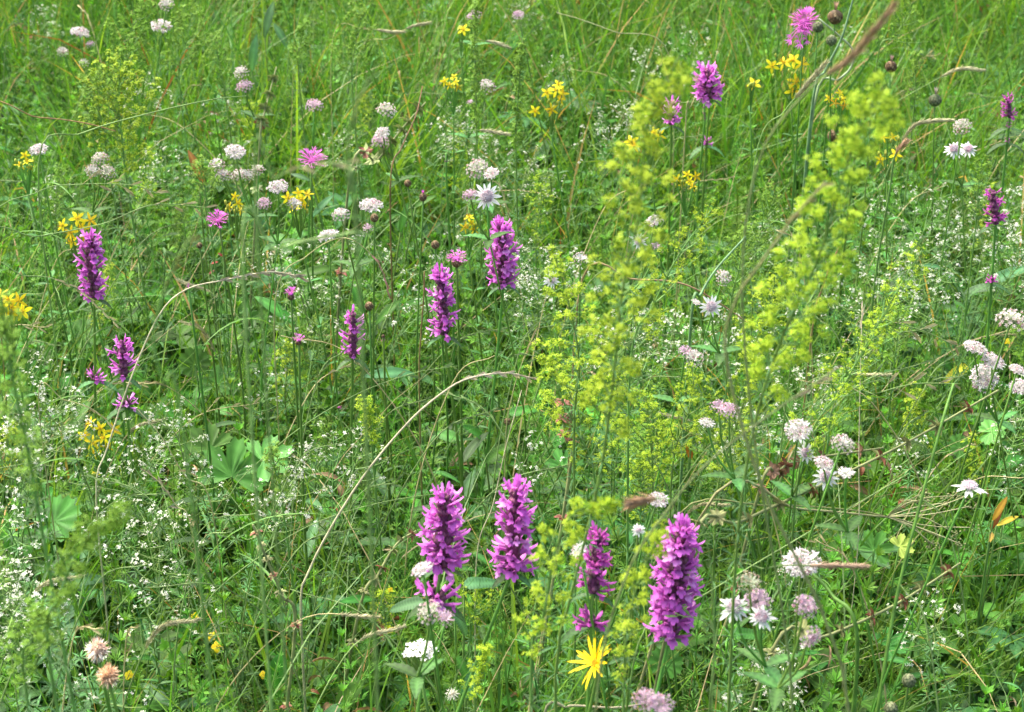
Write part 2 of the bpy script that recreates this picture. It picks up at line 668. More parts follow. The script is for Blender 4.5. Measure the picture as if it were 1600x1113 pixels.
def sprig_feather(L, seed, col):
    """three or four ferny leaves"""
    r = random.Random(seed)
    mb = MB()
    for q in range(r.randint(3, 5)):
        az, el = r.uniform(0, 6.28), r.uniform(0.6, 1.3)
        l = L * r.uniform(0.7, 1.1)
        d = np.array([math.cos(az) * math.cos(el), math.sin(az) * math.cos(el), math.sin(el)])
        P = spline([(0, 0, 0), d * l * 0.5, d * l + np.array([math.cos(az), math.sin(az), -0.5]) * l * 0.2], 22)
        mb.add(*tube(P[::3], 0.0007, 3, np.asarray(col) * 1.3))
        T = nrm(np.gradient(P, axis=0))
        V, F, C = [], [], []
        for i in range(3, 22):
            t = i / 21
            pl = L * 0.16 * math.sin(PI * (0.15 + 0.85 * t)) + 0.002
            side = nrm(np.cross(T[i], (0, 0, 1)))
            for s in (-1, 1):
                dd = nrm(side * s + T[i] * 0.5 + np.array([0, 0, 0.25]))
                for k, (sw, fr) in enumerate(((0, 1), (0.7, 0.65), (-0.7, 0.65))):
                    e = nrm(dd + T[i] * sw) * pl * fr
                    b = P[i] + dd * pl * (0.25 if k else 0)
                    pr = nrm(np.cross(e, (0, 0, 1))) * 0.0008
                    n0 = len(V)
                    V += [b - pr, b + pr, b + e]
                    F.append((n0, n0 + 1, n0 + 2))
                    C.append(np.asarray(col) * r.uniform(0.8, 1.25))
        mb.add(np.array(V), [np.array(F)], np.repeat(np.array(C), 3, 0))
    return mb


def sprig_trifoliate(seed, col, n=3, R=0.012):
    r = random.Random(seed)
    mb = MB()
    for q in range(r.randint(3, 5)):
        az = r.uniform(0, 6.28)
        h = r.uniform(0.05, 0.13)
        tip = np.array([math.cos(az) * h * 0.45, math.sin(az) * h * 0.45, h])
        mb.add(*tube(spline([(0, 0, 0), tip * np.array([0.3, 0.3, 0.6]), tip], 4), 0.0008, 3, np.asarray(col) * 1.3))
        fr0 = frame((math.cos(az), math.sin(az), r.uniform(-0.3, 0.2)), (r.uniform(-0.2, 0.2), r.uniform(-0.2, 0.2), 1))
        for k in range(n):
            th = (k - (n - 1) / 2) * (2.0 if n == 3 else 0.75)
            yd = fr0 @ np.array([math.sin(th), math.cos(th), 0.1])
            rr = R * r.uniform(0.8, 1.2)
            mb.add(*leaf_mesh(rr * 2, rr * 1.25 if n == 3 else rr * 0.8, 4, 0, 0.3, 0.35, np.asarray(col) * r.uniform(0.85, 1.2)), R=frame(yd, fr0[:, 2]), t=tip)
    return mb


def sprig_lobed(seed, col, R=0.03):
    r = random.Random(seed)
    mb = MB()
    for q in range(r.randint(2, 3)):
        az = r.uniform(0, 6.28)
        h = r.uniform(0.05, 0.15)
        tip = np.array([math.cos(az) * h * 0.6, math.sin(az) * h * 0.6, h])
        mb.add(*tube(spline([(0, 0, 0), tip * np.array([0.3, 0.3, 0.6]), tip], 4), 0.0011, 4, np.asarray(col) * 1.3))
        mb.add(*lobed_leaf(R * r.uniform(0.7, 1.15), r.choice([5, 7]), 2.4, r.uniform(0.25, 0.55), 3, np.asarray(col) * r.uniform(0.8, 1.2), 0.15, seed * 9 + q),
               R=frame((math.cos(az), math.sin(az), r.uniform(-0.5, 0.1)), (r.uniform(-0.3, 0.3), r.uniform(-0.3, 0.3), 1)), t=tip)
    return mb


def sprig_lance(seed, col, L=0.2, ll=0.05, lw=0.011, n=9):
    r = random.Random(seed)
    mb = MB()
    a0 = r.uniform(0, 6.28)
    P = spline([(0, 0, 0), (0.02 * math.cos(a0), 0.02 * math.sin(a0), L * 0.5), (0.06 * math.cos(a0), 0.06 * math.sin(a0), L)], n + 1)
    mb.add(*tube(P, np.linspace(0.0014, 0.0007, n + 1), 4, np.asarray(col) * 1.2))
    for i in range(1, n + 1):
        az = a0 + i * 2.4
        el = r.uniform(0.2, 0.8)
        l = ll * r.uniform(0.7, 1.1) * (1.1 - 0.5 * i / n)
        mb.add(*leaf_mesh(l, lw * l / ll, 5, 0, 0.35, r.uniform(0.3, 0.9), np.asarray(col) * r.uniform(0.85, 1.2), None, 'lance'),
               R=frame((math.cos(az) * math.cos(el), math.sin(az) * math.cos(el), math.sin(el))), t=P[i])
    return mb


def sprig_tuft(seed, n=26, L=0.3):
    c = GREENS[rng.integers(0, 5, n)] * rng.uniform(0.75, 1.25, (n, 1))
    b = np.column_stack([rng.normal(0, 0.02, (n, 2)), np.zeros(n)])
    mb = MB()
    mb.add(*ribbons(b, rng.uniform(0, 6.28, n), rng.uniform(1.0, 1.5, n), rng.uniform(0.5, 1.1, n) * L, rng.uniform(0.002, 0.004, n), rng.gamma(2, 0.4, n), 4, c, rng.normal(0, 1, n)))
    return mb


def sprig_dead(seed):
    """withered brown leaves and stalks"""
    r = random.Random(seed)
    mb = MB()
    for q in range(4):
        az, el = r.uniform(0, 6.28), r.uniform(-0.1, 1.0)
        c = np.array(r.choice([(0.30, 0.20, 0.09), (0.22, 0.08, 0.03), (0.38, 0.30, 0.16)])) * r.uniform(0.6, 1.1)
        mb.add(*leaf_mesh(r.uniform(0.02, 0.06), r.uniform(0.004, 0.012), 5, 0, 0.9, r.uniform(0.5, 2.2), c),
               R=frame((math.cos(az) * math.cos(el), math.sin(az) * math.cos(el), math.sin(el)), (r.uniform(-1, 1), r.uniform(-1, 1), 1)), t=(r.uniform(-0.01, 0.01), r.uniform(-0.01, 0.01), r.uniform(0, 0.1)))
    return mb


def scatter_stuff(name, label, protos, xy, scl, tilt, mat, lift=(0, 0)):
    coll = bpy.data.collections.new(name + '_sprigs')
    for i, p in enumerate(protos):
        ob = bpy.data.objects.new(name + '_sprig', p.mesh(name + '_sprig', mat))
        coll.objects.link(ob)
    n = len(xy)
    pos = np.column_stack([xy, gz(xy[:, 0], xy[:, 1]) + rng.uniform(lift[0], lift[1], n)])
    me = bpy.data.meshes.new(name)
    me.vertices.add(n)
    me.vertices.foreach_set('co', pos.astype(np.float32).ravel())
    rot = np.column_stack([rng.normal(0, tilt, n), rng.normal(0, tilt, n), rng.uniform(0, 2 * PI, n)])
    a = me.attributes.new('rot', 'FLOAT_VECTOR', 'POINT')
    a.data.foreach_set('vector', rot.astype(np.float32).ravel())
    a = me.attributes.new('scl', 'FLOAT', 'POINT')
    a.data.foreach_set('value', rng.uniform(scl[0], scl[1], n).astype(np.float32))
    a = me.attributes.new('pick', 'INT', 'POINT')
    a.data.foreach_set('value', rng.integers(0, len(protos), n).astype(np.int32))
    o = bpy.data.objects.new(name, me)
    COL.objects.link(o)
    o['kind'] = 'stuff'
    o['label'] = label
    ng = bpy.data.node_groups.new(name, 'GeometryNodeTree')
    ng.interface.new_socket('Geometry', in_out='INPUT', socket_type='NodeSocketGeometry')
    ng.interface.new_socket('Geometry', in_out='OUTPUT', socket_type='NodeSocketGeometry')
    N, L = ng.nodes.new, ng.links.new
    gi, go = N('NodeGroupInput'), N('NodeGroupOutput')
    ci = N('GeometryNodeCollectionInfo')
    ci.inputs['Collection'].default_value = coll
    ci.inputs['Separate Children'].default_value = True
    ci.inputs['Reset Children'].default_value = True
    ip = N('GeometryNodeInstanceOnPoints')

    def attr(nm, ty):
        q = N('GeometryNodeInputNamedAttribute')
        q.data_type = ty
        q.inputs['Name'].default_value = nm
        return q.outputs['Attribute']
    e2r = N('FunctionNodeEulerToRotation')
    L(attr('rot', 'FLOAT_VECTOR'), e2r.inputs[0])
    L(gi.outputs[0], ip.inputs['Points'])
    L(ci.outputs[0], ip.inputs['Instance'])
    ip.inputs['Pick Instance'].default_value = True
    L(attr('pick', 'INT'), ip.inputs['Instance Index'])
    L(e2r.outputs[0], ip.inputs['Rotation'])
    L(attr('scl', 'FLOAT'), ip.inputs['Scale'])
    L(ip.outputs[0], go.inputs[0])
    md = o.modifiers.new('scatter', 'NODES')
    md.node_group = ng
    return o


def right_low(p):
    """bedstraw carpet is thickest at the right and at the lower right"""
    return p


scatter_stuff('whorled_foliage', 'leafy shoots with whorled narrow leaves carpeting the meadow',
              [sprig_whorled(0.20, 13, 7, 0.014, 0.0028, (0.105, 0.26, 0.028), 1), sprig_whorled(0.16, 11, 7, 0.012, 0.0026, (0.07, 0.20, 0.025), 2),
               sprig_whorled(0.24, 15, 8, 0.015, 0.003, (0.13, 0.29, 0.03), 3), sprig_whorled(0.14, 10, 6, 0.016, 0.0034, (0.065, 0.19, 0.04), 4)],
              scatter(12500, clump=4.3), (0.7, 1.3), 0.35, M_LEAF)
scatter_stuff('needle_foliage', 'fine needle leaved shoots between the grasses',
              [sprig_whorled(0.24, 24, 8, 0.013, 0.0009, (0.09, 0.21, 0.035), 5), sprig_whorled(0.30, 28, 8, 0.012, 0.0010, (0.12, 0.26, 0.035), 6), sprig_whorled(0.22, 24, 8, 0.012, 0.0011, (0.15, 0.29, 0.03), 46)],
              scatter(7500, clump=5.7), (0.7, 1.2), 0.35, M_LEAF)
scatter_stuff('feathery_foliage', 'ferny yarrow leaves low in the meadow',
              [sprig_feather(0.12, 7, (0.08, 0.20, 0.04)), sprig_feather(0.15, 8, (0.10, 0.23, 0.04)), sprig_feather(0.10, 9, (0.07, 0.19, 0.035))],
              scatter(4600, clump=6.1), (0.8, 1.4), 0.2, M_LEAF)
scatter_stuff('clover_foliage', 'small clover and vetch leaflets near the ground',
              [sprig_trifoliate(10, (0.06, 0.18, 0.022)), sprig_trifoliate(11, (0.08, 0.22, 0.028)), sprig_trifoliate(12, (0.055, 0.15, 0.04), 5, 0.014)],
              scatter(4200, clump=3.7), (0.8, 1.6), 0.2, M_LEAF)
scatter_stuff('lobed_foliage', 'toothed lobed leaves low between the grasses',
              [sprig_lobed(13, (0.065, 0.18, 0.022)), sprig_lobed(14, (0.09, 0.23, 0.028)), sprig_lobed(15, (0.055, 0.15, 0.022))],
              scatter(2800, clump=4.9), (0.6, 1.3), 0.2, M_LEAF)
scatter_stuff('lance_foliage', 'upright stems with narrow lance shaped leaves',
              [sprig_lance(16, (0.06, 0.17, 0.03)), sprig_lance(17, (0.075, 0.21, 0.025), 0.16, 0.06, 0.014, 7), sprig_lance(18, (0.08, 0.19, 0.05), 0.26, 0.035, 0.006, 16)],
              scatter(4200, clump=5.3), (0.7, 1.2), 0.25, M_LEAF)
scatter_stuff('withered_leaves', 'withered brown leaves caught between the plants',
              [sprig_dead(19), sprig_dead(20), sprig_dead(21)], scatter(520, y0=1.3), (0.4, 0.9), 0.5, M_STRAW, (0.02, 0.2))


def outer():
    """the meadow goes on outside the frame and beyond it"""
    n = 15000
    y = rng.uniform(-1.5, 14, n)
    x = rng.uniform(-6, 6, n)
    k = ((np.abs(x) > half_w(y) - 0.05) | (y > 5.2)) & ((np.hypot(x, y) > 0.8) | (y < 0))
    p = np.stack([x[k], y[k]], -1)
    scatter_stuff('outer_grass', 'meadow grass going on outside the view', [sprig_tuft(1), sprig_tuft(2, 30, 0.24), sprig_whorled(0.22, 13, 7, 0.02, 0.004, (0.075, 0.19, 0.035), 31), sprig_lobed(33, (0.055, 0.15, 0.03), 0.035)],
                  p, (0.9, 1.6), 0.25, M_LEAF)


outer()


# ------------------------------------------------------------------ landmarks used by the labels (photo pixels)
LAND.update({
    'yellow daisy': (935, 1032), 'tan fluffy seed heads': (160, 1035), 'white yarrow head': (657, 1010),
    'large thistle head': (1258, 32), 'leftmost tall betony': (142, 418), 'short betony crossed by straw': (192, 560),
    'pair of bottom betonies': (745, 830), 'large betony beside yellow sprays': (1058, 905), 'upper right betony': (1105, 132),
    'dark betony at right edge': (1553, 326), 'small central betony': (550, 520), 'betony below brown bud': (690, 475),
    'betony above centre': (783, 398), 'arching straw grass': (640, 670), 'bright pink knapweed': (487, 243),
    'starry white masterwort': (761, 305), 'white masterwort trio': (1540, 568), 'purple brown grass head': (1365, 55),
    'curved dry grass ear': (1500, 112), 'yellow leaf at right': (1495, 578), 'pink masterwort pair': (1262, 970),
    'big lobed leaf': (365, 715), 'yellow St Johnswort cluster': (865, 150), 'masterwort group at upper left': (370, 260),
    'left yellow flower cluster': (120, 358), 'yellow flowers below left betony': (155, 685), 'fallen branching stalk': (1420, 800),
    'tall blurred yellow spray': (1010, 260), 'right blurred yellow spray': (1340, 250), 'top left masterwort': (125, 60),
    'pale creeping stem': (1420, 1088), 'blue green lance leaf': (620, 590), 'left edge yellow cluster': (12, 480),
    'diagonal withered flower stem': (1300, 740), 'pink knapweed on brown ball': (713, 400), 'purple flower at top right edge': (1576, 170),
    'grey green knapweed bud': (578, 480), 'brown and yellow leaf': (1560, 830), 'round green seed ball': (1420, 1065),
})

GREEN = np.array((0.11, 0.24, 0.035))
PALEG = np.array((0.16, 0.29, 0.06))
MAG = np.array((0.58, 0.135, 0.52))
DARKP = np.array((0.11, 0.025, 0.07))
STRAW = np.array((0.50, 0.44, 0.20))
TAN = np.array((0.42, 0.33, 0.20))


def ground_pt(T, dx, dy):
    x, y = T[0] + dx, T[1] + dy
    return np.array([x, y, gz(x, y) - 0.005])


def stem_path(B, T, bow=0.0, n=12, bowy=0.0):
    bow += random.gauss(0, 0.016)
    m = (B + T) / 2 + np.array([bow, bowy + random.gauss(0, 0.01), 0.02])
    return spline([B, (B * 0.7 + T * 0.3) * 0.6 + m * 0.4, m * 0.6 + (B * 0.3 + T * 0.7) * 0.4, T], n)


# ------------------------------------------------------------------ betony
def floret_mesh(seed, pale=False, col=MAG):
    """two lipped corolla along +X, up +Z, unit length"""
    r = random.Random(seed)
    mb = MB()
    c1 = col * r.uniform(0.85, 1.15) + (0.20 if pale else 0.0)
    thr = col * 0.9 + 0.06
    bendz = r.uniform(0.02, 0.14)
    P = [(0, 0, 0), (0.3, 0, 0.04), (0.55, 0, 0.06 + bendz), (0.72, 0, 0.06 + bendz * 1.6)]
    mb.add(*tube(P, [0.07, 0.085, 0.10, 0.14], 6, np.array([DARKP, thr, c1, c1]), cap=False))
    z0 = P[-1][2]
    # hooded upper lip
    up = [(0.66, 0.10), (0.85, 0.20), (1.0, 0.30), (1.08, 0.40)]
    V, C = [], []
    for i, (x, z) in enumerate(up):
        w = (0.12, 0.13, 0.11, 0.04)[i]
        V += [(x, -w, z0 + z - 0.06), (x - 0.02, 0, z0 + z), (x, w, z0 + z - 0.06)]
        C += [c1, c1 * 1.15, c1]
    F = []
    for i in range(3):
        for j in range(2):
            a = i * 3 + j
            F.append((a, a + 1, a + 4, a + 3))
    mb.add(np.array(V), [np.array(F)], np.array(C) + np.array((0.06, 0.05, 0.06)))
    # three lobed lower lip, falling forward
    for yy, ang, l, w in ((0, 0, 0.36, 0.13), (0.10, 0.8, 0.22, 0.08), (-0.10, -0.8, 0.22, 0.08)):
        d = np.array([math.cos(ang) * 0.6, math.sin(ang) * 0.7, -0.75 + r.uniform(-0.1, 0.25)])
        b = np.array([0.70, yy, z0 - 0.08])
        s = nrm(np.cross(d, (1, 0, 0.3)))
        V = [b - s * w * 0.6, b + s * w * 0.6, b + d * l * 0.6 + s * w, b + d * l * 0.6 - s * w, b + d * l + s * w * 0.5 + (0.06, 0, 0), b + d * l - s * w * 0.5 + (0.06, 0, 0)]
        mb.add(np.array(V), [np.array([(0, 1, 2, 3), (3, 2, 4, 5)])], np.array([thr, thr, c1 * 1.1, c1 * 1.1, c1, c1]))
    return mb.mesh('floret', M_PETAL)


FLORETS = [floret_mesh(i, i == 3) for i in range(4)]
FLORETS_D = [floret_mesh(10 + i, False, np.array((0.46, 0.07, 0.36))) for i in range(3)]


def obj_arrays(me):
    V = np.empty(len(me.vertices) * 3, np.float32)
    me.vertices.foreach_get('co', V)
    C = np.empty(len(me.vertices) * 4, np.float32)
    me.color_attributes['Col'].data.foreach_get('color', C)
    f3 = [tuple(p.vertices) for p in me.polygons if len(p.vertices) == 3]
    f4 = [tuple(p.vertices) for p in me.polygons if len(p.vertices) == 4]
    F = []
    if f3: F.append(np.array(f3))
    if f4: F.append(np.array(f4))
    return V.reshape(-1, 3), F, C.reshape(-1, 4)[:, :3]


def betony(label, x0, y0, x1, y1, wpx, lean=(0, 0), whorls=(), h=0.5, dark=False, density=1.0, leafpair=True, spent=0.2, seed=0, y=None):
    """head from pixel (x0,y0) at its top to (x1,y1) at its bottom, wpx wide"""
    r = random.Random(seed + 100)
    T = at_z(x0, y0, h) if y is None else at_y(x0, y0, y)
    s = mpp(T)
    Bt = at_y(x1, y1, T[1] - 0.002)
    hl = np.linalg.norm(T - Bt)
    B = ground_pt(Bt, lean[0], lean[1])
    root = thing('betony', uniq(label), 'betony', tuple(B), 'magenta betony flower spikes')
    path = np.vstack([stem_path(B, Bt, lean[0] * 0.2, 16), T[None]])
    mb = MB().add(*tube(path, np.linspace(0.0023, 0.0014, len(path)), 6, np.linspace(GREEN * 0.75, GREEN * 1.1, len(path))))
    part('stem', mb, M_STEM, root, B)
    R = wpx * s / 2 * (0.84 if wpx > 55 else 0.88)
    big = wpx >= 40
    core = MB()
    spike = MB()
    fr_axis = nrm(T - Bt)
    F0 = zframe(fr_axis, r.uniform(0, 6))
    fl = FLORETS_D if dark else FLORETS
    locs = []

    def whorl(c, rad, nfl, upw, full=1.0):
        for k in range(nfl):
            if r.random() > full: continue
            th = 2 * PI * k / nfl + r.uniform(-0.25, 0.25)
            el = upw + r.uniform(-0.35, 0.45)
            d = F0 @ np.array([math.cos(th) * math.cos(el), math.sin(th) * math.cos(el), math.sin(el)])
            l = min(rad * r.uniform(0.7, 1.0), 0.0175)
            st = c + d * max(0, rad * r.uniform(0.9, 1.12) - l)
            X = d
            Yv = nrm(np.cross(fr_axis, X))
            locs.append((st, np.stack([X, Yv, np.cross(X, Yv)], 1), l * (1.08 if l > 0.01 else 1.1)))
        for k in range(10):
            th = r.uniform(0, 6.28)
            d = F0 @ np.array([math.cos(th), math.sin(th), 0.5])
            core.add(*beads((c + d * rad * 0.30)[None], rad * 0.17, DARKP * r.uniform(0.8, 2.2) + np.array((0.01, 0.03, 0.0)), (1, 1, 1.6)))

    nw = max(3, int(hl / 0.0066))
    for i in range(nw):
        t = (i + 0.4) / nw
        c = Bt + (T - Bt) * t
        prof = (0.90 + 0.14 * math.sin(PI * min(1, t * 1.1 + 0.1))) * (1 - 0.35 * max(0, t - 0.86) / 0.14) * r.uniform(0.85, 1.12)
        full = (1 - spent - 0.2) * r.uniform(0.8, 1.15) if t < 0.8 else 0.85
        whorl(c, R * prof, int((10 if big else 8) * density * (1 if t < 0.85 else 0.7)), -0.1 + 0.75 * t ** 2, full)
    for (wx, wy, ww) in whorls:
        c = at_y(wx, wy, T[1])
        c[1] = np.interp(c[2], path[:, 2], path[:, 1])
        cx = np.interp(c[2], path[:, 2], path[:, 0])
        c[0] = cx
        whorl(c, ww * s / 2, 8, -0.05, 0.8)
        whorl(c + np.array([0, 0, 0.004]), ww * s / 2.3, 6, 0.2, 0.7)
        for sg in (-1, 1):
            lf = MB().add(*leaf_mesh(0.030, 0.010, 6, 0.18, 0.35, 0.8, (0.07, 0.16, 0.05)), R=frame((sg, r.uniform(-0.4, 0.1), -0.15)), t=c - np.array([0, 0, 0.004]))
            part('leaf', lf, M_LEAF, root, B)
    if leafpair:
        for sg in (-1, 1):
            lf = MB().add(*leaf_mesh(0.022, 0.006, 6, 0.15, 0.35, 0.9, (0.08, 0.17, 0.06)), R=frame((sg, r.uniform(-0.5, 0.2), -0.05)), t=Bt - np.array([0, 0, 0.003]))
            part('leaf', lf, M_LEAF, root, B)
        zz = B + (Bt - B) * r.uniform(0.35, 0.5)
        for sg in (-1, 1):
            lf = MB().add(*leaf_mesh(0.065, 0.017, 8, 0.15, 0.3, 0.9, (0.06, 0.15, 0.04), None, 'obl'), R=frame((sg, r.uniform(-0.5, 0.5), 0.55)), t=np.array([np.interp(zz[2], path[:, 2], path[:, 0]), np.interp(zz[2], path[:, 2], path[:, 1]), zz[2]]))
            part('leaf', lf, M_LEAF, root, B)
    core.add(*tube([Bt, (Bt + T) / 2, T], [R * 0.30, R * 0.32, R * 0.14], 7, DARKP * 1.3))
    co = part('calyx_core', core, M_CALYX, root, B, stuff=True)
    if big:
        for i, (p, Rm, l) in enumerate(locs):
            piece('floret', fl[r.choice([0, 1, 2, 0, 1, 2, len(fl) - 1])], co, B, p, Rm, l)
    elif locs:
        mb = MB()
        A = [obj_arrays(m) for m in fl]
        for i, (p, Rm, l) in enumerate(locs):
            mb.add(*A[i % len(A)], R=Rm, t=p, sc=l)
        part('florets', mb, M_PETAL, root, B, stuff=True)
    return root


betony('tall magenta betony at far left with a small lower whorl above a folded leaf', 140, 370, 147, 464, 52, (-0.02, -0.03), [(150, 588, 30)], seed=1, spent=0.1)
betony('short magenta betony crossed by a straw stem at left with a whorl below', 190, 533, 194, 588, 44, (0.0, 0.0), [(191, 632, 36)], h=0.44, seed=2, spent=0.1)
betony('small magenta betony near the middle with a narrow tapering base', 551, 487, 551, 558, 42, (0.0, 0.02), [], h=0.47, seed=3, spent=0.3, density=0.8)
betony('magenta betony just below the brown knapweed buds', 688, 427, 694, 522, 50, (0.01, 0.0), [], seed=4, spent=0.25)
betony('magenta betony above centre, highest central spike', 782, 352, 787, 445, 54, (-0.05, -0.06), [], seed=5, spent=0.1)
betony('large magenta betony left in the close bottom pair, with a separate lower whorl', 694, 772, 690, 885, 80, (-0.06, -0.12), [(682, 928, 76)], seed=6, spent=0.15)
betony('large full magenta betony at bottom, right one of the close pair', 806, 765, 800, 893, 80, (-0.08, -0.1), [], seed=7, spent=0.1)
betony('ragged magenta betony behind pale yellow sprays at bottom centre', 934, 833, 926, 925, 62, (-0.02, -0.1), [(908, 967, 52)], seed=8, dark=True, spent=0.35)
betony('largest dense magenta betony right of the yellow daisy', 1066, 824, 1046, 994, 84, (-0.03, -0.1), [], seed=9, spent=0.05, density=1.2)
betony('rounded magenta betony at upper right above a dark spent spike', 1103, 108, 1109, 154, 50, (0.01, 0.0), [(1107, 224, 18)], seed=10, spent=0.0, density=1.2)
betony('small magenta betony half hidden by the tall blurred yellow spray', 1050, 158, 1049, 195, 32, (0, 0), [], seed=11, spent=0.0)
betony('dark purple betony with few open flowers near the right edge', 1552, 298, 1556, 350, 36, (0.0, -0.02), [(1560, 437, 20)], seed=12, dark=True, spent=0.35)
betony('small distant magenta betony at the top right edge', 1574, 150, 1578, 184, 26, (0, 0), [(1580, 196, 9), (1578, 220, 9)], seed=13, dark=True, spent=0.2, leafpair=False)
betony('dark spent betony spike on its own stem under the upper right betony', 1100, 163, 1101, 190, 12, (0, 0), [], h=0.46, seed=14, dark=True, spent=0.95, leafpair=False)
betony('brown spent betony spike left of the white masterwort heads', 697, 240, 697, 264, 12, (0, 0), [], seed=15, dark=True, spent=0.95, leafpair=False)
betony('tiny dark purple betony among yellow St Johnswort at upper right', 1342, 168, 1343, 182, 18, (0, 0), [], seed=16, dark=True, spent=0.4, leafpair=False)


# ------------------------------------------------------------------ masterwort
def bract_mesh(col, tip):
    V, F, C = leaf_mesh(1.0, 0.24, 5, 0, 0.3, 0.45, col, np.asarray(col) * 0.7, 'ell')
    t = V[:, 1:2]
    C = C * (1 - np.clip(t * 1.4 - 0.6, 0, 1)) + np.asarray(tip) * np.clip(t * 1.4 - 0.6, 0, 1)
    return MB().add(V, F, C).mesh('bract', M_PETAL)


BR_W = bract_mesh((0.76, 0.79, 0.68), (0.86, 0.86, 0.82))
BR_G = bract_mesh((0.55, 0.62, 0.42), (0.62, 0.66, 0.48))
BR_P = bract_mesh((0.66, 0.50, 0.58), (0.70, 0.46, 0.62))


def masterwort_head(root, B, c, Rr, axis, kind, r):
    """kind: o open cup, b rounded ball, s flat star, p pink ball, g green seed ball"""
    Fm = zframe(axis, r.uniform(0, 6))
    nb = {'o': 18, 's': 14, 'b': 16, 'p': 16, 'g': 12}[kind]
    el = {'o': 0.5, 's': 0.12, 'b': 0.95, 'p': 0.85, 'g': 0.7}[kind]
    me = {'o': BR_W, 's': BR_W, 'b': BR_G if r.random() < 0.5 else BR_W, 'p': BR_P, 'g': BR_G}[kind]
    dome = MB()
    n = 46 if Rr > 0.008 else 26
    g = (np.arange(n) + 0.5) / n
    lim = {'o': 0.40, 's': 0.25, 'b': 0.62, 'p': 0.55, 'g': 0.75}[kind]
    ph = np.arccos(1 - g * 2 * lim)
    th = np.arange(n) * 2.39996
    D = np.stack([np.sin(ph) * np.cos(th), np.sin(ph) * np.sin(th), np.cos(ph)], -1) @ Fm.T
    dr = Rr * {'o': 0.84, 's': 0.48, 'b': 0.88, 'p': 0.85, 'g': 0.9}[kind]
    base = c - nrm(axis) * Rr * 0.25
    flat = {'o': 0.62, 's': 0.6, 'b': 0.85, 'p': 0.85, 'g': 0.9}[kind]
    Dl = (D @ Fm) * np.array([1, 1, flat])
    P = base + (Dl * dr * rng.uniform(0.82, 1.12, (n, 1))) @ Fm.T
    fc = {'o': (0.82, 0.79, 0.75), 's': (0.80, 0.73, 0.74), 'b': (0.76, 0.71, 0.64), 'p': (0.68, 0.54, 0.60), 'g': (0.50, 0.50, 0.30)}[kind]
    colr = np.array(fc) * rng.uniform(0.75, 1.15, (n, 1)) * np.where(rng.random((n, 1)) < 0.15, np.array([[0.85, 0.5, 0.6]]), 1.0)
    dome.add(*stars(P, D, Rr * 0.17, 5, colr, 0.7, 0.5, (0.30, 0.14, 0.16)))
    dome.add(*beads(P + D * Rr * 0.10, Rr * 0.05, np.array(fc) * 1.1))
    for i in range(0, n, 2):                         # pedicels and stamens
        dome.add(*tube([base, (base + P[i]) / 2, P[i]], Rr * 0.02, 3, (0.45, 0.52, 0.30), cap=False))
        dome.add(*tube([P[i], P[i] + D[i] * Rr * 0.22], Rr * 0.014, 3, (0.78, 0.74, 0.70), cap=False))
    hd = part('flower_head', dome, M_PETAL, root, B)
    big = Rr > 0.0085
    mbs = MB()
    arr = obj_arrays(me)
    for k in range(nb):
        a = 2 * PI * k / nb + r.uniform(-0.1, 0.1)
        e = el + r.uniform(-0.18, 0.18)
        d = Fm @ np.array([math.cos(a) * math.cos(e), math.sin(a) * math.cos(e), math.sin(e)])
        Rm = frame(d, Fm[:, 2])
        l = Rr * r.uniform(0.75, 1.15) * {'o': 0.95, 's': 1.05}.get(kind, 0.9)
        st = base - nrm(axis) * Rr * 0.1 + d * Rr * 0.08
        if big: piece('bract', me, hd, B, st, Rm, l)
        else: mbs.add(*arr, R=Rm, t=st, sc=l)
    if not big:
        o = part('bracts', mbs, M_PETAL, hd, B, stuff=True)


def masterwort(label, heads, h=0.52, lean=(0, 0), seed=0, y=None):
    r = random.Random(seed + 500)
    pts = []
    for i, (px, py, d, kind, *ax) in enumerate(heads):
        T = at_z(px, py, h - 0.01 * (i % 3)) if y is None else at_y(px, py, y + 0.01 * (i % 3))
        if i and y is None:
            T = at_y(px, py, pts[0][0][1] + r.uniform(-0.02, 0.02))
        pts.append((T, d * mpp(T) / 2 * 1.1, kind, ax[0] if ax else (r.uniform(-0.4, 0.4), r.uniform(-0.5, 0.0), 1)))
    T0 = np.mean([p[0] for p in pts], 0)
    B = ground_pt(T0, *lean)
    root = thing('masterwort', uniq(label), 'masterwort', tuple(B), 'pale masterwort flowers')
    J = T0 + (B - T0) * 0.22
    if len(pts) > 1:
        J[2] = min(p[0][2] for p in pts) - 0.05
    else:
        J = pts[0][0] - nrm(pts[0][3]) * pts[0][1] * 0.3
    mb = MB().add(*tube(stem_path(B, J, lean[0] * 0.2, 12), np.linspace(0.0014, 0.0009, 12), 5, GREEN * r.uniform(0.8, 1.2)))
    part('stem', mb, M_STEM, root, B)
    for T, R, kind, ax in pts:
        if len(pts) > 1:
            P = spline([J, (J + T) / 2 + np.array([(T - J)[0] * 0.15, 0, -0.005]), T - nrm(ax) * R * 0.3], 6)
            part('branch', MB().add(*tube(P, np.linspace(0.0011, 0.0008, 6), 4, GREEN)), M_STEM, root, B)
        masterwort_head(root, B, T, R, ax, kind, r)
    if len(pts) > 1:
        for k in range(3):
            a = k * 2.1 + r.uniform(0, 1)
            lf = MB().add(*leaf_mesh(0.03, 0.009, 6, 0.2, 0.3, 0.5, (0.07, 0.17, 0.04), None, 'lance'), R=frame((math.cos(a), math.sin(a), 0.3)), t=J)
            part('leaf', lf, M_LEAF, root, B)
    z = B + (J - B) * 0.35
    part('leaf', MB().add(*lobed_leaf(0.028, 5, 2.3, 0.65, 3, (0.06, 0.15, 0.03), 0.1, seed), R=frame((r.uniform(-1, 1), -0.6, 0.2)), t=z), M_LEAF, root, B)
    return root


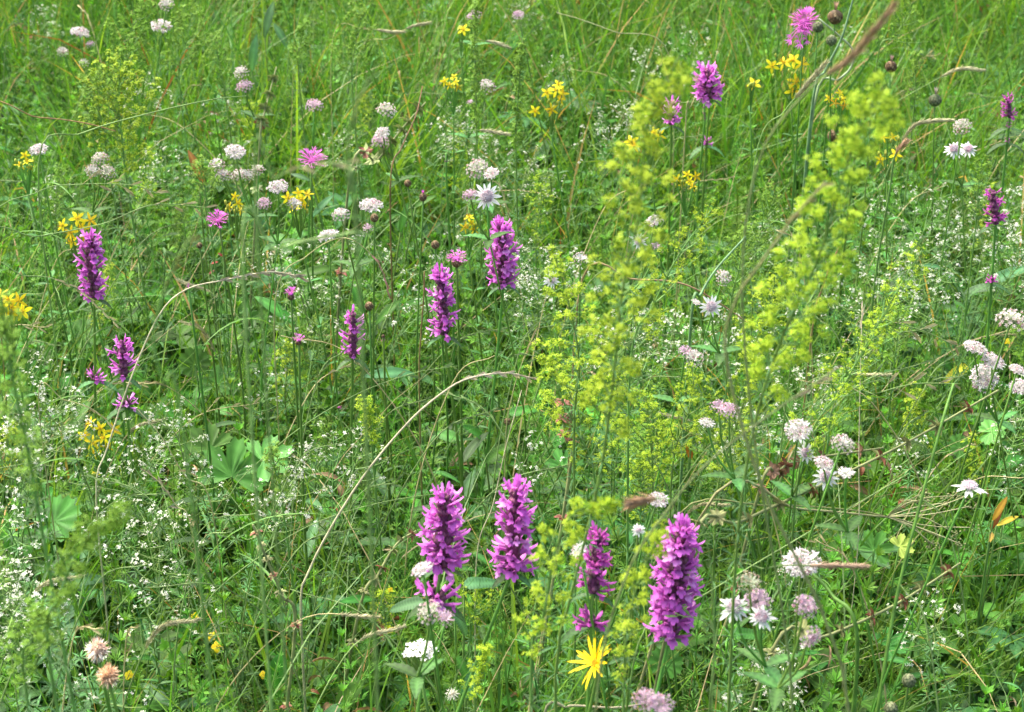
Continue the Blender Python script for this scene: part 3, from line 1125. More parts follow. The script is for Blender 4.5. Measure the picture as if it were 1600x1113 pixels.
MW = [
    ('pale masterwort group at top left, one wide head over three small balls', [(125, 50, 30, 'o'), (141, 69, 15, 'p'), (98, 80, 17, 'b'), (131, 98, 15, 'b')]),
    ('single white open masterwort near the top left on a thin stem', [(252, 40, 34, 'o')]),
    ('small cream masterwort at the very top, left of centre', [(260, 6, 22, 'b')]),
    ('two faded masterwort heads, cream above pink, at upper left', [(376, 112, 22, 'b'), (382, 134, 26, 'p')]),
    ('white masterwort low at the left edge above yellow flowers', [(60, 233, 28, 'o')]),
    ('clump of three blush masterwort heads packed on one stem', [(156, 247, 26, 'b'), (145, 266, 22, 'b'), (167, 268, 24, 'b')]),
    ('wide white masterwort over five smaller balls at upper left', [(368, 236, 34, 'o'), (338, 257, 24, 'b'), (349, 273, 23, 'b'), (374, 272, 24, 'b'), (387, 273, 20, 'b'), (403, 265, 20, 'b')]),
    ('wide white masterwort beside yellow St Johnswort with two pink heads', [(434, 291, 34, 'o'), (412, 317, 22, 'p'), (461, 318, 22, 'b')]),
    ('small faded pink masterwort in the grass left of the blurred blades', [(491, 164, 26, 'p')]),
    ('two masterwort heads right of the blurred blades, beige above pink', [(604, 171, 28, 'b'), (597, 207, 24, 'o'), (594, 219, 28, 'p')]),
    ('round cream masterwort below the dry grass ears, with tiny bud', [(761, 134, 26, 'b'), (735, 160, 12, 'p')]),
    ('large tilted white masterwort above the starry one', [(745, 262, 34, 'b', (-0.3, -0.5, 1)), (768, 270, 24, 'o')]),
    ('starry white masterwort facing the viewer with a pink cup beside it', [(761, 306, 38, 's', (0.1, -1, 0.5)), (734, 304, 25, 'p', (-0.2, 0, 1))]),
    ('wide flat white masterwort above the brown scaly knapweed bud', [(580, 320, 36, 'o', (0, -0.1, 1)), (575, 356, 18, 'p')]),
    ('round cream masterwort left of the wide flat white one', [(532, 334, 26, 'b')]),
    ('white masterwort behind a blurred pale grass blade', [(512, 367, 32, 'o')]),
    ('two small pink masterwort heads right of the tall blurred yellow spray', [(998, 376, 24, 's', (0, -1, 0.6)), (1025, 385, 18, 'p')]),
    ('two small white masterwort heads on the brown arching stem', [(1112, 479, 30, 's', (0.2, -1, 0.5)), (1088, 472, 16, 'o')]),
    ('round white masterwort right of the long grey green blade', [(1131, 433, 24, 'b', (0.3, -0.7, 0.8))]),
    ('small cream masterwort left of a yellow spray above centre', [(907, 403, 22, 'b')]),
    ('small white star masterwort right of the betony above centre', [(862, 437, 22, 's', (0, -1, 0.6))]),
    ('flat pale masterwort glimpsed through the tall blurred yellow spray', [(1022, 344, 28, 'o')]),
    ('cream ball masterwort at the end of a dry grass ear, upper right', [(1503, 197, 28, 'b')]),
    ('pair of flat pink masterwort heads at the right with a dark stem', [(1491, 231, 28, 's', (-0.1, -0.5, 1)), (1513, 230, 28, 's', (0.1, -0.5, 1))]),
    ('closed tulip shaped cream masterwort at the right edge', [(1581, 498, 44, 'b', (0.2, 0.1, 1))]),
    ('trio of large white masterwort heads near the right edge', [(1524, 543, 38, 'o'), (1552, 563, 38, 'o'), (1537, 590, 44, 'o', (-0.1, -0.7, 0.8)), (1592, 603, 32, 'o')]),
    ('white masterwort pair right of centre, open head over a small star', [(1247, 671, 42, 'o', (-0.1, -0.4, 1)), (1260, 707, 28, 's', (0, -1, 0.5))]),
    ('cone shaped green white masterwort bud right of centre', [(1318, 692, 34, 'b')]),
    ('pair of pinkish white masterwort heads one above the other with dark eye', [(1288, 723, 32, 'o'), (1291, 744, 34, 's', (0, -0.8, 0.7)), (1322, 738, 26, 'o')]),
    ('spiky side view white masterwort at the lower right edge', [(1515, 756, 44, 's', (0, 0.1, 1))]),
    ('white masterwort with a reddish grass ear behind it at lower right', [(1253, 878, 60, 'o', (0.0, -0.25, 1))]),
    ('masterwort cluster of two white stars, pink head and green ball', [(1147, 946, 46, 's', (-0.1, -0.6, 1)), (1183, 940, 44, 'p', (0, -0.8, 0.8)), (1172, 908, 34, 'g'), (1190, 962, 38, 's', (0, -0.5, 1))]),
    ('two pink masterwort heads one above the other at lower right', [(1259, 946, 38, 'p', (0.3, -0.4, 0.9)), (1268, 996, 36, 'p', (0.5, -0.6, -0.2))]),
    ('pair of large mauve masterwort heads cut by the bottom edge', [(1008, 1092, 40, 'p'), (1030, 1102, 44, 'p')]),
    ('pale masterwort cup half hidden behind the lower betony flowers', [(659, 889, 36, 'o', (-0.4, 0.1, 1))]),
    ('dull mauve masterwort heads behind the lower betony whorl', [(671, 955, 38, 'b'), (697, 966, 28, 'p')]),
    ('small white masterwort left of the ragged betony', [(904, 858, 30, 'o', (-0.6, -0.3, 0.8))]),
    ('tiny white masterwort above the largest betony', [(997, 827, 20, 's', (0, -0.5, 0.8))]),
    ('pale masterwort among white bedstraw right of centre', [(1084, 558, 28, 'b'), (1070, 548, 22, 'p')]),
    ('dusty pink masterwort heads deep among yellow bedstraw', [(1139, 640, 30, 'p'), (1105, 660, 24, 'o'), (1122, 634, 24, 'p')]),
    ('pale masterwort behind the reddish blurred ear at lower centre', [(1028, 780, 34, 'o')]),
    ('small pink masterwort at the top near centre', [(742, 22, 20, 'p'), (735, 26, 14, 'p')]),
    ('faint pink masterwort at the top, right of centre', [(810, 23, 18, 'p')]),
    ('white masterwort at the right edge below the tulip shaped one', [(1590, 577, 26, 'o')]),
]
for i, (lab, hs) in enumerate(MW):
    masterwort(lab, hs, 0.52 + 0.015 * ((i * 7) % 5 - 2), (0.08 * math.sin(i * 2.3), 0.04 + 0.05 * math.cos(i * 1.7)), i)


# ------------------------------------------------------------------ knapweed, thistle
def scaly_ball(Rr, c, ax, r, brown=True, tall=1.1):
    mb = MB()
    Fm = zframe(ax)
    mb.add(*ball(8, 6, 0.02, (0.10, 0.07, 0.035) if brown else (0.09, 0.12, 0.05)), R=Fm, t=c, sc=Rr * 0.9)
    n = 46
    g = (np.arange(n) + 0.5) / n
    ph = np.arccos(1 - 2 * g * 0.93)
    for i in range(n):
        th = i * 2.39996
        d = np.array([math.sin(ph[i]) * math.cos(th), math.sin(ph[i]) * math.sin(th), math.cos(ph[i]) * tall])
        t2 = np.array([math.cos(ph[i]) * math.cos(th), math.cos(ph[i]) * math.sin(th), -math.sin(ph[i])]) * -1
        col = np.array((0.34, 0.25, 0.12)) if i % 2 else np.array((0.20, 0.12, 0.06))
        if not brown: col = np.array((0.22, 0.24, 0.12))
        mb.add(*leaf_mesh(Rr * 0.5, Rr * 0.34, 2, 0, 0.2, 0.4, col * r.uniform(0.7, 1.2), col * 0.4, 'ell'), R=Fm @ frame(t2, d), t=c + Fm @ (d * Rr * 0.92))
    return mb


def ray_floret(L, col, seed):
    """slender tube that splits into narrow lobes"""
    r = random.Random(seed)
    mb = MB()
    P = spline([(0, 0, 0), (0.03, 0.5, 0.05), (0.0, 0.8, -0.03)], 4) * L
    mb.add(*tube(P, [0.012 * L, 0.014 * L, 0.02 * L, 0.03 * L], 4, np.array([col * 0.9 + 0.08, col, col, col])))
    for k in range(4):
        a = (k - 1.5) * 0.5
        d = np.array([math.sin(a), math.cos(a), r.uniform(-0.2, 0.35)])
        mb.add(*leaf_mesh(L * 0.34, L * 0.06, 3, 0, 0.2, 0.5, col * r.uniform(0.9, 1.2), None, 'lance'), R=frame(d), t=P[-1])
    return mb.mesh('ray_floret', M_PETAL)


PINK = np.array((0.74, 0.17, 0.60))
RAYS = [ray_floret(1.0, PINK * f, i) for i, f in enumerate((1.0, 1.15, 0.85))]


def knapweed(label, px, py, d, axis=(0, -0.2, 1), h=0.5, nr=26, spread=1.0, ballR=0.28, lean=(0, 0), seed=0, brown=True, inner=True):
    r = random.Random(seed + 900)
    T = at_z(px, py, h)
    R = d * mpp(T) / 2
    B = ground_pt(T, *lean)
    root = thing('knapweed', uniq(label), 'knapweed', tuple(B), 'pink knapweed and thistle flowers')
    bc = T - nrm(axis) * R * (0.55 + ballR)
    path = stem_path(B, bc, lean[0] * 0.3)
    part('stem', MB().add(*tube(path, np.linspace(0.002, 0.0011, 12), 5, GREEN * 0.8)), M_STEM, root, B)
    part('flower_base', scaly_ball(R * ballR * 1.25, bc, axis, r, brown), M_CALYX, root, B)
    Fm = zframe(axis, r.uniform(0, 6))
    hd = part('flower_head', MB().add(*ball(8, 4, 0.1, PINK * 0.6, PINK * 0.9, (1, 1, 0.5)), R=Fm, t=bc + nrm(axis) * R * ballR * 1.1, sc=R * ballR * 0.9), M_PETAL, root, B)
    o = bc + nrm(axis) * R * ballR * 0.9
    for k in range(nr):
        u = (k + 0.5) / nr
        a = k * 2.39996
        ph = spread * (0.25 + 1.1 * math.sqrt(u)) + r.uniform(-0.12, 0.12)
        dd = Fm @ np.array([math.sin(ph) * math.cos(a), math.sin(ph) * math.sin(a), math.cos(ph)])
        piece('ray_floret', RAYS[k % 3], hd, B, o, frame(dd, (0.1, 0.2, 1)), R * r.uniform(0.85, 1.15) * (0.85 if ph < 0.5 else 1))
    for q in (0.3, 0.45, 0.62):
        p = path[int(q * 11)]
        a = r.uniform(0, 6.28)
        part('leaf', MB().add(*leaf_mesh(0.06, 0.012, 6, 0, 0.3, 0.7, (0.07, 0.15, 0.05), None, 'lance'), R=frame((math.cos(a), math.sin(a), 0.7)), t=p), M_LEAF, root, B)
    return root, T, B, path


knapweed('bright pink knapweed fanned upward at upper left centre', 487, 243, 44, (0.1, -0.25, 1), nr=34, seed=1)
knapweed('bright pink knapweed beside yellow flowers, left of the wide white masterwort', 339, 338, 36, (-0.1, -0.3, 1), nr=32, seed=2)
knapweed('pink knapweed spread flat on a brown scaly ball', 713, 397, 32, (0, -0.05, 1), nr=26, spread=1.15, ballR=0.42, seed=3)
knapweed('small pink knapweed tuft right of the curved straw grass', 454, 454, 24, (0, -0.05, 1), nr=18, spread=0.75, ballR=0.4, seed=4)
knapweed('small violet pink knapweed tuft left of the small central betony', 467, 527, 22, (0.1, -0.1, 1), nr=18, spread=0.8, ballR=0.35, seed=5)
rt, T, B, pth = knapweed('large shaggy pink thistle head at the top right with drooping threads', 1258, 30, 46, (-0.1, -0.7, 0.75), nr=60, spread=1.0, ballR=0.4, seed=6, h=0.6)
knapweed('single tiny magenta floret head beside the curved straw grass tip', 294, 446, 11, (0, -0.2, 1), nr=8, spread=0.5, seed=7)
knapweed('tiny violet flower left of the betony below the brown bud', 599, 531, 16, (0, 0.1, -1), nr=6, spread=0.4, seed=8, h=0.4)
knapweed('tiny violet vetch flower low in the grass near the centre', 531, 636, 12, (0.5, -0.3, 0.4), nr=6, spread=0.5, seed=9, h=0.3)

hd = [c for c in rt.children if c.name.startswith('flower_head')][0]
for k in range(7):
    a = -2.35 + 0.9 * k / 6
    piece('ray_floret', RAYS[k % 3], hd, B, T + np.array([math.cos(a) * 0.008, -0.006, math.sin(a) * 0.008]), frame((math.cos(a), -0.15, math.sin(a)), (0, -1, 0)), 0.021 + 0.006 * math.sin(k * 2.1))


def bud_stem(label, px, py, d, kind='knapweed_bud', h=0.5, brown=True, tall=1.1, tipcol=None, lean=(0.0, 0.0), seed=0, cat='flower bud', ax=(0, -0.1, 1)):
    r = random.Random(seed)
    T = at_z(px, py, h)
    R = d * mpp(T) / 2
    B = ground_pt(T, *lean)
    root = thing(kind, uniq(label), cat, tuple(B), 'brown and green buds on thin stems')
    part('stem', MB().add(*tube(stem_path(B, T - np.array([0, 0, R]), 0.01), np.linspace(0.0016, 0.001, 12), 5, GREEN * 0.8)), M_STEM, root, B)
    part('bud', scaly_ball(R, T, ax, r, brown, tall), M_CALYX, root, B)
    if tipcol is not None:
        mb = MB()
        for k in range(9):
            a = k * 0.7
            mb.add(*leaf_mesh(R * 1.3, R * 0.25, 3, 0, 0.2, 0.1, np.array(tipcol) * r.uniform(0.8, 1.2)), R=frame((0.25 * math.cos(a), 0.25 * math.sin(a), 1)), t=T + np.array([0, 0, R * 0.7]))
        part('petal_tip', mb, M_PETAL, root, B)
    return root


bud_stem('small round brown knapweed bud left of the pink tipped bud', 637, 287, 12, seed=1)
bud_stem('tall scaly knapweed bud with a pink tip near the centre top', 661, 309, 13, tall=1.5, tipcol=(0.6, 0.1, 0.5), seed=2)
bud_stem('brown scaly knapweed bud under the wide flat white masterwort', 585, 341, 14, seed=3)
bud_stem('brown scaly knapweed bud left of the pink knapweed on brown ball', 680, 383, 14, seed=4)
bud_stem('pale scaly knapweed bud above right of the small central betony', 577, 479, 15, seed=5)
bud_stem('tiny dark red bud above the curved straw grass', 312, 384, 10, seed=6, h=0.45)
bud_stem('dry tan thistle seed head right of the large thistle head', 1305, 27, 26, 'spent_thistle', 0.6, tall=0.8, tipcol=(0.40, 0.28, 0.18), seed=7)
bud_stem('dark closed thistle bud between the pink thistle and the tan one', 1278, 43, 18, 'thistle_bud', 0.6, False, seed=8)
bud_stem('dark thistle bud below the dry tan seed head', 1299, 64, 18, 'thistle_bud', 0.58, False, seed=9)
bud_stem('round green brown seed ball near the bottom right', 1420, 1064, 24, 'seed_ball', 0.35, False, 1.0, seed=10)
bud_stem('round green brown seed ball cut by the bottom right edge', 1392, 1108, 24, 'seed_ball', 0.33, False, 1.0, seed=11)
bud_stem('small brown withered bud beside the straw grass tip at centre', 793, 659, 12, 'withered_bud', 0.35, True, 1.0, seed=12)
bud_stem('pinkish grey spent flower ball under the right blurred yellow spray', 1303, 213, 22, 'withered_bud', 0.45, True, 1.0, (0.4, 0.25, 0.2), seed=13)
bud_stem('grey brown fuzzy seed head above the right blurred yellow spray', 1392, 105, 20, 'withered_bud', 0.5, True, 1.0, (0.35, 0.25, 0.2), seed=14)
bud_stem('pale tan seed head below the curved dry ear at upper right', 1461, 157, 22, 'withered_bud', 0.5, False, 0.7, (0.45, 0.4, 0.3), seed=15)


# ------------------------------------------------------------------ St John's wort
def petal_mesh(col, w=0.42):
    return MB().add(*leaf_mesh(1.0, w, 4, 0, 0.12, 0.4, col, np.asarray(col) * np.array((0.95, 0.75, 1)), 'ell')).mesh('petal', M_PETAL)


YEL = np.array((0.70, 0.70, 0.012))
PET_Y = [petal_mesh(YEL), petal_mesh(YEL * np.array((0.95, 0.85, 1)), 0.3)]
PET_O = petal_mesh((0.70, 0.35, 0.015), 0.25)
PET_T = petal_mesh((0.85, 0.70, 0.02), 0.95)


def yellow_flower(root, B, c, R, axis, r, me, n=5, stamens=True):
    Fm = zframe(axis, r.uniform(0, 6))
    mb = MB()
    mb.add(*ball(6, 4, 0, (0.55, 0.45, 0.03)), R=Fm, t=c, sc=R * 0.16)
    if stamens:
        for k in range(14):
            a, e = k * 2.4, r.uniform(0.5, 1.3)
            d = Fm @ np.array([math.cos(a) * math.cos(e), math.sin(a) * math.cos(e), math.sin(e)])
            mb.add(*tube([c, c + d * R * 0.6], R * 0.022, 3, (0.8, 0.6, 0.03)))
            mb.add(*beads((c + d * R * 0.62)[None], R * 0.05, (0.75, 0.40, 0.02)))
    fl = part('flower', mb, M_PETAL, root, B)
    for k in range(n):
        a = 2 * PI * k / n + r.uniform(-0.12, 0.12)
        e = r.uniform(-0.1, 0.35)
        d = Fm @ np.array([math.cos(a) * math.cos(e), math.sin(a) * math.cos(e), math.sin(e)])
        piece('petal', me, fl, B, c + d * R * 0.05, frame(d, Fm[:, 2]), R * r.uniform(0.9, 1.08))


def st_johnswort(label, px, py, spread, n, fl_px=22, h=0.5, seed=0, flowers=None, orange=False, lean=(0.02, 0.02)):
    r = random.Random(seed + 300)
    T0 = at_z(px, py, h)
    s = mpp(T0)
    B = ground_pt(T0, *lean)
    root = thing('st_johnswort', uniq(label), "St John's wort", tuple(B), "yellow St John's wort clusters")
    J = T0 - np.array([0, 0, 0.035 + spread * s * 0.4])
    path = stem_path(B, J, 0.01)
    part('stem', MB().add(*tube(path, np.linspace(0.0017, 0.001, 12), 5, np.linspace(GREEN * 0.8, GREEN, 12))), M_STEM, root, B)
    br = MB()
    if flowers is None:
        flowers = [(px + spread * 0.5 * math.cos(k * 2.4) * math.sqrt((k + .5) / n), py + spread * 0.42 * math.sin(k * 2.4) * math.sqrt((k + .5) / n)) for k in range(n)]
    for k, (fx, fy) in enumerate(flowers):
        c = at_y(fx, fy, T0[1] + r.uniform(-0.015, 0.015))
        yellow_flower(root, B, c, fl_px * s / 2 * r.uniform(0.85, 1.15), (r.uniform(-0.5, 0.5), r.uniform(-1.2, -0.2), r.uniform(0.3, 1)), r, PET_O if orange and k % 2 else PET_Y[k % 2])
        br.add(*tube(spline([J, (J + c) / 2 - np.array([0, 0, 0.006]), c], 5), 0.0006, 4, GREEN))
    for k in range(8):                               # unopened buds
        c = T0 + np.array([r.uniform(-1, 1), r.uniform(-0.6, 0.6), r.uniform(-1, 0.3)]) * spread * s * 0.45
        br.add(*tube(spline([J, (J + c) / 2, c], 4), 0.0005, 3, GREEN))
        br.add(*ball(5, 4, 0, (0.35, 0.40, 0.05), None, (0.6, 0.6, 1.2)), t=c, sc=0.0028)
    part('flower_branches', br, M_STEM, root, B)
    lv = MB()
    for k in range(3, 12):
        for sg in (-1, 1):
            a = k * 1.57 + (0 if sg > 0 else PI)
            lv.add(*leaf_mesh(0.016, 0.006, 4, 0, 0.3, 0.4, (0.07, 0.18, 0.04)), R=frame((math.cos(a), math.sin(a), 0.5)), t=path[k])
    part('leaf_pairs', lv, M_LEAF, root, B, stuff=True)
    return root


st_johnswort('yellow flower cluster above the leftmost tall betony', 120, 356, 56, 7, 24, seed=1)
st_johnswort('golden yellow flower clump cut by the left edge', 12, 480, 56, 10, 30, seed=2)
st_johnswort('small yellow flowers low at the left edge under a white masterwort', 38, 253, 30, 4, 16, seed=3)
st_johnswort('yellow flowers right of the left pink knapweed', 366, 318, 34, 4, 18, seed=4)
st_johnswort('yellow flowers behind the wide white masterwort at upper left', 466, 312, 40, 7, 20, seed=5)
st_johnswort('orange yellow flowers low between the left betony stems', 155, 684, 62, 8, 24, h=0.3, seed=6)
st_johnswort('yellow flowers under the starry white masterwort', 732, 350, 30, 4, 20, seed=7, h=0.42)
st_johnswort('one small yellow flower near the top centre', 720, 47, 12, 1, 20, seed=8)
st_johnswort('small yellow flower cluster below the top centre flower', 708, 129, 28, 5, 16, seed=9)
st_johnswort('bright yellow star flowers between grass and blurred yellow spray', 862, 155, 40, 0, 24, seed=10, flowers=[(855, 145), (878, 147), (870, 141), (862, 171), (836, 174), (875, 155), (872, 133)])
st_johnswort('single yellow star flower right of the upper right betony', 1175, 132, 10, 1, 28, seed=11)
st_johnswort('large yellow flower cluster below the thistle head', 1240, 96, 66, 0, 28, seed=12, flowers=[(1240, 95), (1225, 98), (1206, 104), (1243, 128), (1239, 142), (1252, 100)])
st_johnswort('orange tinted fading yellow flowers left of the right blurred spray', 1311, 156, 34, 5, 16, seed=13, orange=True)
st_johnswort('small starry yellow cluster right of the tall blurred spray', 1073, 283, 36, 6, 18, seed=14, h=0.45)
st_johnswort('yellow flowers behind the tall blurred spray', 1018, 208, 40, 0, 24, seed=15, flowers=[(1022, 208), (1030, 212), (1016, 212), (990, 229), (987, 222)])
st_johnswort('yellow flowers behind the right blurred yellow spray', 1392, 222, 50, 0, 20, seed=16, flowers=[(1400, 242), (1380, 215), (1375, 250), (1395, 215)])
st_johnswort('tiny yellow orange flower low left of the arching straw grass', 547, 757, 14, 2, 16, h=0.2, seed=17, orange=True)
st_johnswort('single yellow flower low under the orange yellow ones', 147, 742, 8, 1, 20, h=0.25, seed=18)


# ------------------------------------------------------------------ cinquefoils, daisy, yarrow, clover, seed heads
def cinquefoil(label, px, py, d, h=0.2, seed=0):
    r = random.Random(seed + 40)
    T = at_z(px, py, h)
    B = ground_pt(T, 0.01, 0.03)
    root = thing('cinquefoil', uniq(label), 'cinquefoil', tuple(B), 'small yellow cinquefoils near the ground')
    part('stem', MB().add(*tube(stem_path(B, T, 0.01), 0.0007, 4, GREEN)), M_STEM, root, B)
    yellow_flower(root, B, T, d * mpp(T) / 2, (r.uniform(-0.3, 0.3), -0.7, 0.8), r, PET_T, 4, False)


cinquefoil('four petalled yellow flower low left of centre at the bottom', 305, 963, 14, seed=1)
cinquefoil('open yellow cinquefoil, largest near the bottom left', 339, 1010, 20, seed=2)
cinquefoil('half open orange yellow cinquefoil above the largest low one', 330, 995, 16, seed=3)
cinquefoil('yellow cinquefoil bud at the bottom left of centre', 411, 1054, 14, seed=4)
cinquefoil('yellow cinquefoil right of the tan fluffy seed heads', 201, 1055, 18, seed=5)
cinquefoil('yellow cinquefoil left of the bottom betony whorl', 611, 985, 14, seed=6)
cinquefoil('yellow cinquefoil low left of the daisy stem', 610, 922, 10, seed=7)
cinquefoil('small yellow cinquefoil low at the right below the yellow leaf', 1573, 533, 12, seed=8, h=0.3)


def yellow_daisy():
    r = random.Random(77)
    T = at_z(931, 1037, 0.42)
    s = mpp(T)
    R = 36 * s
    B = ground_pt(T, -0.03, 0.02)
    root = thing('yellow_daisy', uniq('bright yellow daisy with long narrow petals at the bottom centre'), 'daisy', tuple(B))
    ax = nrm((-0.7, -0.15, 0.75))
    part('stem', MB().add(*tube(stem_path(B, T - ax * 0.004, -0.01), np.linspace(0.0022, 0.0014, 12), 6, GREEN)), M_STEM, root, B)
    Fm = zframe(ax)
    disk = MB().add(*ball(12, 6, 0.03, (0.55, 0.30, 0.01), (0.70, 0.45, 0.02), (1, 1, 0.5)), R=Fm, t=T, sc=R * 0.24)
    n = 60
    g = (np.arange(n) + 0.5) / n
    th = np.arange(n) * 2.39996
    D = np.stack([np.sqrt(g) * np.cos(th), np.sqrt(g) * np.sin(th), np.sqrt(1.2 - g)], -1)
    disk.add(*beads(T + (D * np.array([1, 1, 0.55]) * R * 0.24) @ Fm.T, R * 0.035, (0.78, 0.48, 0.02)))
    part('disk', disk, M_PETAL, root, B)
    me = MB().add(*leaf_mesh(1.0, 0.16, 7, 0, 0.35, 0.25, (0.86, 0.66, 0.01), (0.80, 0.55, 0.01), 'obl')).mesh('petal', M_PETAL)
    for k in range(23):
        a = 2 * PI * k / 23 + r.uniform(-0.12, 0.12)
        e = r.uniform(0.1, 0.7)
        d = Fm @ np.array([math.cos(a) * math.cos(e), math.sin(a) * math.cos(e), math.sin(e)])
        piece('petal', me, root, B, T + d * R * 0.15, frame(d, Fm[:, 2]), R * r.uniform(0.8, 1.25))
    for k in range(9):
        a = 2 * PI * k / 9
        part('sepal', MB().add(*leaf_mesh(R * 0.3, R * 0.12, 3, 0, 0.2, 0.2, (0.12, 0.2, 0.05)), R=frame(Fm @ np.array([math.cos(a), math.sin(a), 0.2])), t=T - ax * 0.004), M_LEAF, root, B)


yellow_daisy()


def yarrow(label, px, py, w, h, seed):
    r = random.Random(seed)
    T = at_z(px, py, h)
    R = w * mpp(T) / 2
    B = ground_pt(T, 0.0, 0.03)
    root = thing('yarrow', uniq(label), 'yarrow', tuple(B))
    J = T - np.array([0, 0, 0.03])
    part('stem', MB().add(*tube(stem_path(B, J), 0.0013, 5, PALEG)), M_STEM, root, B)
    P, br = [], MB()
    for k in range(26):
        a, q = k * 2.4, math.sqrt((k + 0.5) / 26)
        p = T + np.array([q * R * math.cos(a), q * R * math.sin(a) * 0.9, r.uniform(-0.002, 0.002) - 0.004 * q])
        P.append(p)
        br.add(*tube([J, (J + p) / 2 + np.array([(p - J)[0] * 0.2, 0, -0.002]), p], 0.0004, 3, PALEG))
    part('flower_branches', br, M_STEM, root, B)
    P = np.array(P)
    D = np.tile([0, -0.25, 1.0], (26, 1)) + rng.normal(0, 0.25, (26, 3))
    me = MB().add(*stars(np.zeros((1, 3)), np.array([[0, 0, 1.0]]), 1.0, 5, (0.84, 0.84, 0.80), 0.1, 0.55, (0.70, 0.68, 0.52))).add(
        *beads(np.array([[0, 0, 0.15]]), 0.22, (0.7, 0.68, 0.5))).mesh('floret', M_PETAL)
    for p, d in zip(P, D):
        piece('floret', me, root, B, p, zframe(d, r.uniform(0, 6)), R * 0.27)


yarrow('flat bright white yarrow head below the lower betony whorl', 657, 1010, 50, 0.40, 5)


def clover(label, px, py, w, h, seed):
    T = at_z(px, py, h)
    R = w * mpp(T) / 2
    B = ground_pt(T, 0.01, 0.03)
    root = thing('white_clover', uniq(label), 'clover', tuple(B))
    part('stem', MB().add(*tube(stem_path(B, T), 0.0009, 5, PALEG)), M_STEM, root, B)
    me = MB().add(*leaf_mesh(1.0, 0.22, 4, 0, 0.6, 0.3, (0.78, 0.76, 0.66), (0.5, 0.6, 0.35), 'lance')).mesh('floret', M_PETAL)
    for k in range(34):
        u = (k + 0.5) / 34
        ph, a = math.acos(1 - 1.5 * u), k * 2.4
        d = (math.sin(ph) * math.cos(a), math.sin(ph) * math.sin(a), math.cos(ph))
        piece('floret', me, root, B, T, frame(d), R)


clover('small white clover head at the bottom below the betony pair', 707, 1085, 26, 0.25, 1)


def fluffy(label, px, py, w, c1, c2, seed, h=0.42):
    r = random.Random(seed)
    T = at_z(px, py, h)
    R = w * mpp(T) / 2
    B = ground_pt(T, 0.01, 0.02)
    root = thing('spent_knapweed', uniq(label), 'seed head', tuple(B), 'tan fluffy seed heads')
    part('stem', MB().add(*tube(stem_path(B, T - np.array([0, 0, R * 0.6])), 0.0014, 5, GREEN)), M_STEM, root, B)
    ax = nrm((-0.4, -0.7, 0.5))
    Fm = zframe(ax)
    part('core', MB().add(*ball(9, 7, 0.08, np.array(c2) * 0.8, np.array(c2)), t=T - ax * R * 0.15, sc=R * 0.62), M_CALYX, root, B)
    mb = MB()
    for k in range(150):
        u = (k + 0.5) / 150
        ph, a = math.acos(1 - 1.75 * u), k * 2.39996
        d = Fm @ np.array([math.sin(ph) * math.cos(a), math.sin(ph) * math.sin(a), math.cos(ph)])
        cc = np.array(c1) * r.uniform(0.75, 1.1) if r.random() < 0.65 else np.array(c2) * r.uniform(0.8, 1.3)
        d = nrm(d + np.array([r.uniform(-.25, .25) for _ in range(3)]))
        mb.add(*leaf_mesh(R * r.uniform(0.7, 1.0), R * 0.10, 3, 0, 0.3, r.uniform(-0.8, 0.8), cc, None, 'lance'), R=frame(d), t=T + d * R * 0.1)
    part('bristles', mb, M_STRAW, root, B, stuff=True)


fluffy('fluffy cream and tan seed head, upper one of the bottom left pair', 152, 1016, 44, (0.78, 0.70, 0.58), (0.50, 0.32, 0.22), 1)
fluffy('fluffy rusty tan seed head, lower one of the bottom left pair', 169, 1056, 44, (0.62, 0.45, 0.28), (0.45, 0.25, 0.13), 2)


